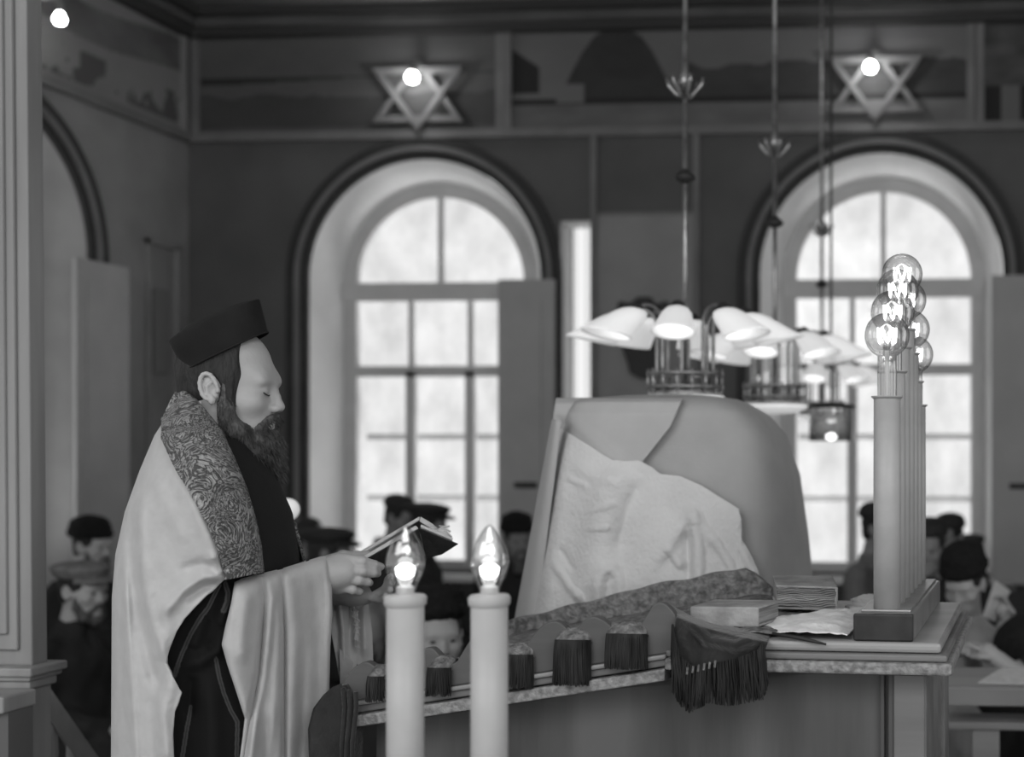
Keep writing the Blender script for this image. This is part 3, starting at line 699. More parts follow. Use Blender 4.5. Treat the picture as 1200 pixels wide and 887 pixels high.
# far board: rises along the slope to a peak then drops behind the books
FB = [(597, 727), (600, 726), (645, 715), (690, 704), (720, 697), (757, 686), (800, 679), (850, 669), (872, 665), (884, 672), (905, 689)]
xs = np.linspace(597, 905, 120); P = DESK.pt(xs, interp(FB, xs)+1.2*np.sin(xs/9), DBK); poly = [(p[0], p[2]) for p in P]
b = MB(); n = len(poly); V = []; F = []
for d_ in (DBK-.01, DBK+.012):
    for a, z in poly: V.append((a, d_, z))
    for a, z in poly: V.append((a, d_, zsl(a)-.03))
for i in range(n-1):
    F += [(i, i+1, n+i+1, n+i), (2*n+i+1, 2*n+i, 3*n+i, 3*n+i+1), (i+1, i, 2*n+i, 2*n+i+1), (n+i, n+i+1, 3*n+i+1, 3*n+i)]
F += [(0, n, 3*n, 2*n), (n-1, 3*n-1, 4*n-1, 2*n-1)]
b.add(V, F); dm(b, 'back_board', M['mottled'], bev=.002)
# carved left end with hanging rounded scroll board
EP = [(374, 887), (372, 850), (378, 826), (390, 812), (401, 803), (409, 800), (418, 815), (421, 850), (420, 900)]
P = [DESK.pt(a, q, DF) for a, q in EP]; zend = BIM+.05
poly = [(p[0], p[2]) for p in P]; poly = [(poly[0][0]+.02, zend)]+poly+[(poly[-1][0], zend)]
b = MB(); b.prism(poly[::-1], f, DF-.03, DF+.012); o = dm(b, 'scroll_end', M['velvet'], bev=.010)
b = MB()
for off in (0, 7, 15): b.tube([DESK.pt(402+off, 806+off*.3, DF-.036), DESK.pt(404+off*.9, 830, DF-.037), DESK.pt(401+off*.8, 870, DF-.036), DESK.pt(400+off*.7, 960, DF-.036)], .0045, 8)
dm(b, 'scroll_fold', M['velvet'], bev=0, smooth=True)
# ---------------------------------------------------------------- mottled cloth on the desk, pulled through the scallops with fringes
def fringe(b, pts, L, n, r=.0012, spread=.004, jit=.18, seed=1, rag=.1):
    rr = np.random.default_rng(seed); P = np.array(pts, float); seg = np.linalg.norm(P[1:]-P[:-1], axis=1); cum = np.concatenate([[0], np.cumsum(seg)])
    Ls = L if callable(L) else (lambda u: L)
    for i in range(n):
        u = (i+rr.random())/n; s_ = u*cum[-1]; k = min(np.searchsorted(cum, s_, 'right')-1, len(seg)-1); q = P[k]+(P[k+1]-P[k])*((s_-cum[k])/seg[k])
        l = Ls(u)*(1-rag*rr.random()); w1 = (rr.random(3)-.5)*spread*2; w2 = w1+(rr.random(3)-.5)*spread; y_ = -rr.random()*spread*1.5
        b.tube([q, q+[w1[0]*.5, y_, -l*.35], q+[w1[0], y_+w1[1]*.3, -l*.7], q+[w2[0]*1.2, y_+w2[1]*.4, -l]], [r, r*1.2, r, r*.7], 4, False)
cl = thing('desk_cloth', 'mottled cloth over the desk slope, pulled through the scalloped board in fringed tufts', 'cloth', tuple(DESK.w((xk-.1, 2.7, ZT))))
nu, nv = 150, 50; u, v = np.meshgrid(np.linspace(0, 1, nu), np.linspace(0, 1, nv))
Y = DF+.022+(DBK-.014-DF-.022)*v; lf_ = np.interp(Y, [2.40, 2.515, 2.53, DBK], [xl+.04, xl+.04, dx(524, 2.53), dx(606, DBK)]); X = lf_+(dx(935, 2.7)-lf_)*u
Z = np.vectorize(zsl)(X)+.0055+.008*fbm(X*14, Y*14, 21)+.006*fbm(X*50, Y*50, 22)
X = X+np.where(u > .93, .05*(fbm(Y*18, Y*0, 5)-.5), 0)
V = DESK.w(np.stack([X, Y, Z], -1).reshape(-1, 3)); o = mk('cloth_sheet', V, gridF(nu, nv), M['mottled'], cl, smooth=True); solid(o, .003, 1)
TF = [(437, 456, 787, 822, 11), (506, 531, 777, 815, 16), (586, 627, 762, 806, 40), (653, 694, 745, 803, 44), (713, 760, 738, 784, 46)]
for i, (xa, xb, yt, yb, nn) in enumerate(TF):
    p0_ = DESK.pt(xa, yt, DF); p1_ = DESK.pt(xb, yt-(xb-xa)*.05, DF); w_ = p1_[0]-p0_[0]; cx = (p0_[0]+p1_[0])/2; zt = (p0_[2]+p1_[2])/2
    # hump of cloth coming over the edge
    nu, nv = 26, 14; u, v = np.meshgrid(np.linspace(-1, 1, nu), np.linspace(0, 1, nv)); bul = np.sqrt(np.clip(1-u**2, 0, 1))
    ym = DF+.045-(.045+.03*bul)*v-.004; ed = zsl(cx)+.004
    zm = np.where(v < .55, ed+(zt+.004+.007*bul-ed)*np.sin(v/.55*pi/2), zt+.004+.007*bul-(v-.55)/.45*.020)+.004*fbm(u*6+9, v*6, i)
    V = DESK.w(np.stack([cx+u*w_/2, ym, zm], -1).reshape(-1, 3)); tf = mk('cloth_tuft', V, gridF(nu, nv), M['mottled'], cl, smooth=True); solid(tf, .003)
    b = MB(); pts = [(cx+uu*w_/2, DF-.010-.026*sqrt(max(0, 1-uu*uu)), zt-.008+.004*sqrt(max(0, 1-uu*uu))) for uu in np.linspace(-1, 1, 15)]
    L_ = zt-.008-float(DESK.pt(xb, yb, DF)[2])
    fringe(b, pts, L_, nn*5, .0013, .003, seed=30+i, rag=.13); b.xf(DESK); b.build('tuft_fringe', M['fringe'], tf, smooth=True)
# ---------------------------------------------------------------- fringed dark cloth over the corner
FC = thing('fringed_cloth', 'dark fringed velvet cloth hanging over the front edge beside the books', 'cloth', tuple(DESK.w((dx(840), DF, ZT))))
rows = [((790, 712), (830, 735), (905, 738)), ((793, 722), (836, 741), (900, 752)), ((791, 735), (838, 752), (897, 760)), ((789, 755), (832, 772), (893, 768)), ((788, 778), (828, 787), (892, 778))]
nu, nv = 60, 40; u, v = np.meshgrid(np.linspace(0, 1, nu), np.linspace(0, 1, nv))
R_ = np.array(rows, float); vi = v*(len(rows)-1); i0 = np.clip(vi.astype(int), 0, len(rows)-2); fr_ = vi-i0
def rowpt(k, comp):
    a_ = R_[k, 0, comp]; b_ = R_[k, 1, comp]; c_ = R_[k, 2, comp]; return (1-u)**2*a_+2*u*(1-u)*b_+u*u*c_
PX = rowpt(i0, 0)*(1-fr_)+rowpt(i0+1, 0)*fr_; PY = rowpt(i0, 1)*(1-fr_)+rowpt(i0+1, 1)*fr_
DD = np.where(v < .3, DF+.10-(.13)*v/.3, DF-.03)-.012*np.sin(u*pi*3+v*2)*np.clip(v*2, 0, 1)
DD = DD-creases(PX, PY, [([(800, 722), (830, 750), (862, 756), (893, 744)], .028, 6), ([(845, 736), (868, 742), (890, 736)], .02, 4), ([(800, 735), (815, 765), (812, 785)], .015, 7)])
V = DESK.w(DESK.pt(PX, PY, DD).reshape(-1, 3)); o = mk('cloth', V, gridF(nu, nv), M['velvet'], FC, smooth=True); solid(o, .004)
tp = DESK.pt(*np.array(rows[0]).T[0:2], DF) if False else None
b = MB(); rr = [(788, 735, 788, 812), (795, 770, 800, 828), (812, 785, 808, 836), (830, 782, 830, 824), (850, 778, 852, 828), (872, 772, 876, 824), (888, 765, 893, 820), (894, 755, 899, 808)]
R2 = np.array(rr, float); n_ = 380; rg = np.random.default_rng(4)
for i in range(n_):
    s_ = rg.random()*(len(rr)-1); k = int(s_); f_ = s_-k; a = R2[k]*(1-f_)+R2[k+1]*f_; dd = DF-.036-.018*rg.random()
    j1, j2 = (rg.random(2)-.5)*5; yb = a[3]-rg.random()**2*18
    p = [DESK.pt(a[0]+j1*.3, a[1]-4, dd), DESK.pt(a[0]*.6+a[2]*.4+j1, a[1]*.6+yb*.4, dd-.004), DESK.pt(a[2]+j2, yb, dd)]
    b.tube(p, [.0014, .0016, .0010], 4, False)
b.xf(DESK); b.build('fringe', M['fringe'], FC, smooth=True)
b = MB()
for i in range(6):
    p = DESK.pt(805+i*6.5, 790-i*1.6, DF-.056); q = DESK.pt(806+i*6.5, 782-i*1.6, DF-.056); b.tube([p, q], .0022, 6)
b.xf(DESK); b.build('pale_stitches', M['mottled'], FC)
# ---------------------------------------------------------------- books
def book_solid(name, label, corners, th, cover, pages, group=None, ct=.005, wavy=0, curve=0):
    # corners: 4 base points (desk frame) in order spine-near, fore-near, fore-far, spine-far
    C4 = [np.array(c, float) for c in corners]; t = thing(name, label, 'book', tuple(DESK.w(sum(C4)/4)), group)
    n = np.cross(C4[1]-C4[0], C4[3]-C4[0]); n /= np.linalg.norm(n); n = n if n[2] > 0 else -n
    cen = sum(C4)/4
    def slab(z0, z1, ins, m, nm, bev=.002):
        P = []
        for z in (z0, z1): P += [c+(cen-c)*ins+n*z for c in C4]
        b = MB(); b.hexa(P); b.xf(DESK); o = b.build(nm, m, t); bevel(o, bev); return o
    slab(0, ct, 0, cover, 'cover'); slab(ct, th-ct, .045, pages, 'page_block'); slab(th-ct, th, 0, cover, 'cover')
    P = []
    for z in (0, th): P += [C4[0]+n*z-(C4[1]-C4[0])*.012, C4[0]+(C4[1]-C4[0])*.04+n*z, C4[3]+(C4[2]-C4[3])*.04+n*z, C4[3]-(C4[2]-C4[3])*.012+n*z]
    b = MB(); b.hexa(P); b.xf(DESK); o = b.build('spine', cover, t); bevel(o, .005)
    return t
def on_slope(px, d, x_off=0):
    x = dx(px, d)+x_off; return (x, d, zsl(x)+.018)
# long book lying along the slope, spine towards us
a0_ = on_slope(809, 2.47); a1_ = on_slope(889, 2.47); c0 = (a0_[0]+.02, 2.585, zsl(a0_[0]+.02)+.018); c1 = (a1_[0]+.02, 2.585, zsl(a1_[0]+.02)+.018)
book_solid('prayer_book', 'long pale worn book lying closed along the desk slope, its spine outward', [a1_, c1, c0, a0_], .040, M['oldcover'], M['oldpage'])
zz_ = ZT+.018; b0 = (dx(909, 2.72), 2.72, zz_); b1 = (dx(981, 2.72), 2.72, zz_-.002); b2 = (dx(975, 2.93), 2.93, zz_); b3 = (dx(905, 2.93), 2.93, zz_)
bt = book_solid('prayer_book', 'thick old book with wavy dark page edges at the end of the slope', [b1, b0, b3, b2], .052, M['oldcover'], M['oldpage'])
b = MB()
for k in range(9):
    z = zz_+.007+k*.0046; pts = [(b0[0]+(b1[0]-b0[0])*u_, 2.722-.002*sin(u_*9+k), z+.0028*sin(u_*8)+.001*sin(u_*23+k)) for u_ in np.linspace(.02, .98, 24)]; b.tube(pts, .0019, 5)
b.xf(DESK); b.build('page_gatherings', M['oldpage'], bt, smooth=True)
xc = -.304
# crumpled white cloth and stick
nu, nv = 110, 80; u, v = np.meshgrid(np.linspace(0, 1, nu), np.linspace(0, 1, nv))
Y = DF+.012+(DBK-.05-DF)*v+.02*(fbm(u*7, u*0, 9)-.5)
left = np.interp(v, [0, .12, .3, .45, .6, 1], [dx(915, 2.42), dx(893, 2.47), dx(888, 2.53), dx(930, 2.64), dx(990, 2.75), dx(1000, 2.98)])+.05*(fbm(v*14, v*0, 3)-.5); X = left+(xc-.070-left)*u
Z = ZT+.004+.020*fbm(X*16, Y*16, 31)*np.clip(1.2*np.sin(np.pi*np.clip(u, .02, .98))**.5, 0, 1)+.007*fbm(X*45, Y*45, 32)
V = DESK.w(np.stack([X, Y, Z], -1).reshape(-1, 3)); o = mk('crumpled_cloth', V, gridF(nu, nv), M['paper'], smooth=True); solid(o, .002, 1)
tag(o, 'crumpled white cloth spread on the desk top left of the candelabrum', 'cloth')
b = MB(); b.tube([DESK.pt(905, 742, DF+.0), DESK.pt(940, 748, DF-.004), DESK.pt(968, 755, DF-.012)], [.003, .0045, .002], 8); b.xf(DESK)
tag(b.build('pointer_stick', M['iron'], smooth=True), 'short dark pointed stick at the front edge below the crumpled cloth', 'pointer')
# ================================================================ CANDELABRA with electric candles
def glass_globe(c, parent, r=.044):
    pr = [(.019, 0), (.0195, .045), (.0185, .055)]+[(max(.0185, r*sin(a)) if a > 2.2 else r*sin(a), .118-r*cos(pi-a)*-1*-1) for a in []]
    for a in np.linspace(radians(155), 0, 18): pr.append((r*sin(a)+1e-4, .118+r*cos(a)))
    return MB().lathe(pr, c, 28, capit=False).build('glass_globe', M['glass'], parent, smooth=True)
def filament(c, parent, m='fil', h=.118, s_=1.0):
    b = MB(); b.tube([c+np.array([0, 0, .0]), c+np.array([0, 0, h*.75])], .004*s_, 8); o = b.build('lamp_stem', M['socket'], parent)
    b = MB(); P = []
    for i in range(49): a = 2*pi*i/48; P.append(c+np.array([.017*s_*cos(a), .017*s_*sin(a), h+.013*s_*cos(a*6)]))
    b.tube(P, .0016*s_, 6); b.build('filament', M[m], parent, smooth=True); return o
xc = -.304
pl = thing('candelabrum_plinth', 'metal trough carrying the row of seven electric candles on the desk', 'candelabrum', tuple(DESK.w((xc, 2.74, ZT))))
xa, xb = dx(1001, 2.42), dx(1071, 2.42); zp = dz(718.5, 1035, 2.42)
b = MB(); b.box(xa, xb, 2.405, 2.421, ZT+.001, zp); o = b.xf(DESK).build('front_plate', M['plinthd'], pl); bevel(o, .003)
b = MB(); b.box(xa+.002, xb, 2.4211, 3.035, ZT+.001, zp-.001); o = b.xf(DESK).build('trough_body', M['plinthm'], pl); bevel(o, .003)
b = MB(); b.box(xa+.01, xb-.008, 2.44, 3.02, zp-.001, zp+.004); o = b.xf(DESK).build('trough_lid', M['plinthm'], pl); bevel(o, .002)
tops = [2.046, 2.100, 2.155, 2.200, 2.155, 2.097, 2.046]; ords = ['nearest', 'second nearest', 'third nearest', 'middle and tallest', 'third farthest', 'second farthest', 'farthest']
for i in range(7):
    Yc = 2.47+.088*i; base = DESK.w((xc, Yc, zp+.004)); H = tops[i]-zp-.004
    t = thing('electric_candle', f'white electric candle with clear globe bulb, {ords[i]} of the desk row', 'candle lamp', tuple(base), 'seven electric candles in a row on the desk')
    MB().lathe([(.0265, 0), (.0268, H*.5), (.0262, H-.006)], base, 36).build('candle_tube', M['tube'], t, smooth=True)
    MB().lathe([(.0262, H-.006), (.031, H-.002), (.031, H), (.02, H)], base, 36, capit=False).build('drip_rim', M['tube'], t)
    bc = base+np.array([0, 0, H]); gg = glass_globe(bc, t); filament(bc, t, s_=1.05)
# the two foreground candles with flame-shaped bulbs
zb_ = 1.300; fx = (float(W(475, 700, 1.9)[0]), float(W(573.5, 700, 1.9)[0]))
ps = thing('lamp_stand', 'wooden stand in the foreground carrying the two flame bulb candles', 'stand', ((fx[0]+fx[1])/2, 1.9, BIM))
b = MB().box(fx[0]-.08, fx[1]+.08, 1.84, 1.96, zb_-.045, zb_); o = b.build('plinth', M['plinthm'], ps); bevel(o, .004)
MB().lathe([(.12, 0), (.12, .02), (.04, .05), (.03, .3), (.03, zb_-.045-BIM)], ((fx[0]+fx[1])/2, 1.9, BIM), 24).build('post', M['wood'], ps, smooth=True)
for k, (px, lab) in enumerate(((475, 'left'), (573.5, 'right'))):
    c = np.array(W(px, 697, 1.9)); base = np.array([c[0], 1.9, zb_]); H = c[2]-zb_
    t = thing('electric_candle', f'white electric candle with a flame-shaped bulb, {lab} one of the foreground pair', 'candle lamp', tuple(base), 'pair of foreground electric candles')
    MB().lathe([(.0275, 0), (.0272, H-.018)], base, 36).build('candle_tube', M['candlef'], t, smooth=True)
    MB().lathe([(.0272, H-.018), (.0305, H-.014), (.0312, H-.004), (.028, H), (.010, H+.002)], base, 36, capit=False).build('drip_rim', M['candlef'], t, smooth=True)
    bc = base+np.array([0, 0, H]); 
    pr = [(.013, .0), (.016, .012), (.024, .028), (.0285, .045), (.027, .062), (.021, .080), (.0125, .094), (.006, .103), (.0005, .106)]
    zz2 = np.linspace(0, .106, 30); MB().lathe([(interp([(z, r) for r, z in pr], z), z) for z in zz2], bc, 28, capit=False).build('flame_glass', M['glassf'] if 'glassf' in M else bulbglass('flame_bulb_glass', .12), t, smooth=True)
    MB().lathe([(.012, 0), (.013, .012), (.006, .016), (.005, .03)], bc, 16).build('lamp_stem', M['socket'], t)
    b = MB()
    for q in range(8):
        a = 2*pi*q/8; d = np.array([cos(a), sin(a), 0]); b.tube([bc+[0, 0, .024], bc+d*.010+[0, 0, .032], bc+d*.012+[0, 0, .040], bc+d*.005+[0, 0, .046]], [.003, .0035, .0035, .002], 8)
    b.lathe([(.001, .022), (.006, .026), (.0075, .033), (.005, .04), (.001, .044)], bc, 12); b.build('filament', M['fil'], t, smooth=True)
# round globe lamp behind the reader, on a tall stand
gc = np.array(W(337, 597, 3.75)); t = thing('globe_lamp', 'round white globe bulb showing just past the reader\'s chest', 'lamp', (gc[0], 3.75, BIM))
MB().lathe([(.10, 0), (.10, .02), (.03, .05), (.018, .1), (.016, gc[2]-BIM-.10), (.03, gc[2]-BIM-.09), (.022, gc[2]-BIM-.04)], (gc[0], 3.75, BIM), 24).build('stand', M['brass'], t, smooth=True)
r_ = .034; MB().lathe([(.015, -.045)]+[(r_*sin(a)+1e-4, -r_*cos(a)) for a in np.linspace(.5, pi, 16)], gc, 28).build('globe', mat('milky_globe', .85, .2, emit=.35), t, smooth=True)
# ================================================================ DRAPED STAND behind the desk
SF = DESK
def spt(px, py, d): return SF.pt(px, py, d)
def sx(px, d=3.3): return float(spt(px, 600, d)[0])
def sz(py, d=3.3): return float(spt(750, py, d)[2])
zt_, zm_ = sz(464, 3.33), sz(700)
# cross sections: z -> (left x, right x, front depth, back depth)
tab = [(BIM+.02, sx(560), sx(902), 3.20, 4.0), (sz(720), sx(609), sx(918), 3.28, 3.95), (sz(640), sx(622), sx(910), 3.30, 3.93), (sz(560), sx(637), sx(900), 3.31, 3.90),
       (sz(510), sx(645), sx(886), 3.33, 3.85), (sz(485), sx(650), sx(868), 3.34, 3.80), (sz(472), sx(656), sx(850), 3.36, 3.74), (zt_, sx(668), sx(832), 3.42, 3.68)]
T = np.array(tab); st = thing('draped_stand', 'tall box-shaped stand wholly draped in pale cloths behind the desk', 'stand', tuple(SF.w(((T[1, 1]+T[1, 2])/2, 3.6, BIM))))
nzv, nth = 110, 220; zs_ = np.concatenate([np.linspace(BIM+.02, T[-1, 0], nzv)]); th = np.linspace(0, 2*pi, nth, endpoint=False)
V = []
for z in zs_:
    L, Rr, Fd, Bd = [np.interp(z, T[:, 0], T[:, k]) for k in (1, 2, 3, 4)]; cx, cy, rx, ry = (L+Rr)/2, (Fd+Bd)/2, (Rr-L)/2, (Bd-Fd)/2
    e = 2/5.0; c_, s_ = np.cos(th), np.sin(th); x = cx+rx*np.sign(c_)*np.abs(c_)**e; y = cy-ry*np.sign(s_)*np.abs(s_)**e
    wv = np.clip((zt_-z)/.9, 0, 1); y = y-.012*wv*np.sin(x*30)-.008*wv*np.sin(x*11+z*3); x = x+.016*wv*np.sin(y*17+z*2)
    V.append(np.stack([x, y, z+0*x], -1))
ctr = V[-1].mean(0)
for k in range(1, 8):
    f_ = 1-k/8.; V.append(np.stack([ctr[0]+(V[nzv-1][:, 0]-ctr[0])*f_, ctr[1]+(V[nzv-1][:, 1]-ctr[1])*f_, zt_+.012*(1-f_**2)+0*th], -1))
V = np.array(V); F = gridF(nth, len(V), True); F.append(tuple((len(V)-1)*nth+i for i in range(nth)))
drape = mk('under_cloth', SF.w(V.reshape(-1, 3)), F, M['whited'], st, smooth=True)
def front_d(px, py):      # depth of the drape's front at a pixel
    d = np.full(np.shape(px), 3.3)
    for _ in range(4):
        p = spt(px, py, d); z = p[..., 2]; x = p[..., 0]; L, Rr, Fd, Bd = [np.interp(z, T[:, 0], T[:, k]) for k in (1, 2, 3, 4)]
        q = np.clip(np.abs((x-(L+Rr)/2)/((Rr-L)/2)), 0, .985); d = (Fd+Bd)/2-(Bd-Fd)/2*(1-q**5)**(1/5.)-.012
    return d
def patch(name, leftc, rightc, y_a, y_b, m, CR, off, nu=150, nv=150, th=.005, parent=st, edge=.006):
    v = np.linspace(0, 1, nv)[:, None]; u = np.linspace(0, 1, nu)[None, :]; py = y_a+(y_b-y_a)*v
    l = interp(leftc, py); r = interp(rightc, py); PX = l+(r-l)*u; PY = py+0*u
    D = front_d(PX, PY)-off-creases(PX, PY, CR)-.004*fbm(PX/22, PY/22, 41)
    o = mk(name, SF.w(spt(PX, PY, D).reshape(-1, 3)), gridF(nu, nv), m, parent, smooth=True); solid(o, th, -1); return o
# middle-tone cloth on the left upper part
patch('left_cloth', [(468, 652), (500, 648), (560, 660), (600, 690)], [(468, 800), (500, 786), (537, 757), (545, 750), (600, 750)], 468, 590, M['whitem'],
      [([(655, 478), (700, 520), (730, 545)], .010, 8)], .010)
# light cloth: top edge runs from the left corner down across the front
TE = [(630, 497), (655, 499), (690, 520), (735, 545), (750, 540), (765, 545), (790, 556), (815, 566), (845, 582), (868, 596), (869, 620), (880, 650), (888, 672), (890, 700)]
def top_edge(px): return interp([(626, 505), (640, 497), (655, 500), (690, 520), (722, 540), (738, 541), (752, 540), (768, 548), (778, 556), (800, 558), (825, 569), (850, 585), (868, 597), (869, 630), (880, 652), (888, 672), (892, 700)], px)
nu, nv = 260, 220; u = np.linspace(0, 1, nu)[None, :]; v = np.linspace(0, 1, nv)[:, None]
PX = 655+(890-655)*u+0*v; yt = top_edge(PX); PY = yt+(745-yt)*v
PX = PX-(PY-500)*.125*(1-u)
CR = [([(663, 505), (655, 600), (640, 720)], .012, 10), ([(735, 545), (712, 580), (700, 640), (697, 712)], .030, 22), ([(752, 560), (735, 600), (722, 650)], -.014, 10),
      ([(700, 715), (701, 680), (708, 668), (718, 667), (725, 676), (728, 712)], .014, 6),
      ([(838, 640), (812, 600), (811, 597)], .012, 6), ([(811, 598), (818, 640), (818, 690)], .020, 6), ([(805, 620), (808, 680)], -.016, 7), ([(812, 596), (790, 630), (770, 660)], .010, 7),
      ([(836, 630), (856, 662), (866, 690)], .010, 4), ([(866, 640), (880, 665), (890, 680)], .010, 4), ([(780, 640), (800, 665)], .010, 4),
      ([(665, 560), (690, 570)], .006, 3), ([(650, 660), (670, 690), (685, 705)], .010, 4), ([(655, 640), (675, 670)], -.008, 5), ([(690, 620), (715, 618)], .006, 3), ([(690, 600), (720, 590)], .005, 3),
      ([(740, 700), (770, 640), (800, 600)], .012, 16), ([(668, 540), (700, 560), (735, 560)], .008, 8), ([(680, 690), (660, 720)], .01, 6)]
D = front_d(PX, PY)-.020-creases(PX, PY, CR)-.005*fbm(PX/26, PY/26, 51)-.0025*fbm(PX/7, PY/9, 52)-.02*np.clip((PY-yt)/200, 0, 1)*np.exp(-((PX-770)/60)**2)
o = mk('light_cloth', SF.w(spt(PX, PY, D).reshape(-1, 3)), gridF(nu, nv), M['whitel'], st, smooth=True); solid(o, .006, -1)
# folded strip down the left edge
b = MB(); n_ = 40; V = []; 
py = np.linspace(492, 745, n_)[:, None]; u = np.linspace(0, 1, 18)[None, :]
l = interp([(492, 649), (560, 636), (640, 621), (715, 607), (745, 602)], py); r = interp([(492, 657), (560, 650), (640, 640), (715, 630), (745, 627)], py); PX = l+(r-l)*u; PY = py+0*u
D = 3.32+.05*(1-u)-.020*np.sin(u*pi)-.012+.0*py
D = np.minimum(D, front_d(PX, PY)+.04)-.012
o = mk('side_fold', SF.w(spt(PX, PY, D).reshape(-1, 3)), gridF(18, n_), M['whitem'], st, smooth=True); solid(o, .006, -1)
# ================================================================ THE READER
MD = 3.03
def P(px, py, t=0.0): return MAN.pt(px, py, MD+np.asarray(t, float))
def pl_(px, py, t=0.0): return [float(q) for q in P(px, py, t)]
rd = thing('person', 'bearded man in black cap and white prayer shawl reading an open book at the desk', 'person', tuple(MAN.w(np.array([P(240, 600)[0], MD, BIM]))))
def axis_pts(segs):
    out = []
    for a, b, h in segs: n = max(2, int(round((b-a)/h))); out += list(np.linspace(a, b, n, endpoint=False))
    return np.array(out+[segs[-1][1]])
ux = lambda px: float(P(px, 600)[0]); wz = lambda py: float(P(250, py)[2])
sc = Sculpt(axis_pts([(ux(120), ux(196), .012), (ux(196), ux(470), .0026)]),
            axis_pts([(MD-.30, MD-.13, .006), (MD-.13, MD+.12, .0026), (MD+.12, MD+.30, .008)]),
            axis_pts([(BIM-.02, wz(715), .014), (wz(715), wz(638), .0026), (wz(638), wz(560), .010), (wz(560), wz(370), .0026)]))
HC = P(267, 459); HR = rotm(-radians(20), .03, 0)
sc.frame(HR, HC, 1.0); head_sdf(sc, closed=True); sc.frame()
neck0 = HC+[-.035, 0, -.05]; neck1 = P(232, 525)
sc.cap(neck0, neck1, .056, .064, .02); sc.ell(P(240, 620), (.12, .17, .22), .04); sc.ell(P(240, 760), (.13, .17, .15), .05)
for s_ in (-1, 1):
    hip = P(240, 780, s_*.09); foot = np.array([P(240, 780)[0]+.01, MD+s_*.11, BIM+.09]); sc.cap(hip, foot, .085, .045, .03)
    sc.cap(foot+[0, 0, -.045], foot+[.14, 0, -.055], .04, .032, .02)
# arms
sc.chain([P(228, 575, -.12), P(258, 712, -.14), P(340, 690, -.11), P(374, 677, -.085)], [.055, .040, .033, .029], .02)
sc.chain([P(250, 555, .17), P(310, 690, .2), P(412, 694, .06)], [.055, .045, .028], .02)
# near hand: back of the hand to us, fingers curled under the book
sc.chain([P(372, 676, -.085), P(388, 672, -.088), P(402, 670, -.088)], [.030, .034, .033], .012)
sc.ell(P(398, 664, -.088), (.030, .018, .028), .012); sc.ell(P(398, 682, -.082), (.030, .018, .026), .012)
for (a, b, c, d), rr in ((((408, 656, -.092), (424, 658, -.100), (438, 662, -.088), (446, 664, -.075)), (.0125, .0115, .0100, .0085)),
                         (((409, 667, -.096), (424, 669, -.106), (437, 671, -.094), (442, 672, -.078)), (.0125, .0112, .0100, .0085)),
                         (((407, 678, -.094), (420, 680, -.102), (430, 682, -.090), (433, 683, -.074)), (.0120, .0108, .0095, .0080)),
                         (((403, 688, -.088), (413, 691, -.094), (420, 693, -.082), (422, 693, -.068)), (.0108, .0098, .0085, .0072))):
    sc.chain([P(*a), P(*b), P(*c), P(*d)], rr, .0035)
sc.chain([P(386, 658, -.070), P(402, 652, -.045), P(418, 652, -.030), P(430, 650, -.024)], [.015, .0125, .011, .009], .006)
# far hand, under the far half of the book
sc.chain([P(412, 694, .06), P(424, 692, .05), P(434, 690, .035)], [.028, .030, .028], .012)
for (a, b, c), rr in ((((440, 682, .02), (452, 680, .0), (458, 676, -.02)), (.0105, .0095, .008)), (((441, 688, .018), (453, 687, -.002), (459, 683, -.02)), (.0105, .0095, .008)),
                      (((440, 695, .018), (451, 695, 0), (457, 691, -.018)), (.010, .009, .0078)), (((437, 701, .018), (446, 702, .002), (451, 699, -.014)), (.009, .0082, .007))):
    sc.chain([P(*a), P(*b), P(*c)], rr, .003)
sc.chain([P(430, 682, .045), P(444, 668, .05), P(456, 660, .045)], [.013, .011, .009], .005)
V, F = sc.mesh(); body = mk('body', MAN.w(V), F, M['skin'], rd, smooth=True)
mk_ = lambda name, s_, m, par=rd: (lambda VF: mk(name, MAN.w(VF[0]), VF[1], m, par, smooth=True))(s_.mesh())
def local_sculpt(c, half, h):
    c = np.array(c); return Sculpt(*[np.arange(c[i]-half[i], c[i]+half[i], h) for i in range(3)])
# hair
hs = local_sculpt(HC, (.16, .12, .16), .003); hs.frame(HR, HC, 1.0)
hs.ell((-.006, 0, .045), (.0965, .0805, .098), 0); hs.ell((-.038, 0, -.018), (.056, .060, .05), .02)
hs.ell((.140, 0, .00), (.100, .2, .10), .006, 'sub'); hs.ell((.135, 0, .085), (.097, .2, .13), .006, 'sub')
hs.ell((-.02, 0, -.115), (.085, .12, .062), .01, 'sub')
for y in (-1, 1):
    hs.ell((-.004, y*.092, .0), (.026, .022, .036), .004, 'sub'); hs.cap((.030, y*.066, .03), (.030, y*.066, -.03), .012, .012, .01)
hair = mk_('hair', hs, M['hair'])
# beard and moustache
bs = local_sculpt(P(295, 510), (.13, .11, .15), .003)
for s_ in (-1, 1):
    bs.chain([P(264, 452, s_*.068), P(268, 480, s_*.066), P(276, 505, s_*.058), P(292, 525, s_*.04), P(305, 535, s_*.02)], [.010, .016, .026, .034, .034], .02)
    bs.frame(HR, HC, 1.0); bs.chain([(.0985, s_*.004, -.0505), (.093, s_*.020, -.055), (.080, s_*.037, -.074)], [.0062, .0075, .011], .006); bs.frame()
bs.ell(P(300, 524), (.040, .050, .046), .02); bs.ell(P(308, 540), (.036, .040, .036), .02); bs.ell(P(314, 553), (.020, .024, .022), .02); bs.ell(P(294, 548), (.026, .03, .025), .02)
bs.frame(HR, HC, 1.0); bs.ell((.076, 0, -.108), (.036, .044, .032), .015); bs.ell((.083, 0, -.086), (.013, .020, .009), .008); bs.frame(); bs.ell(P(300, 508), (.026, .052, .018), .012)
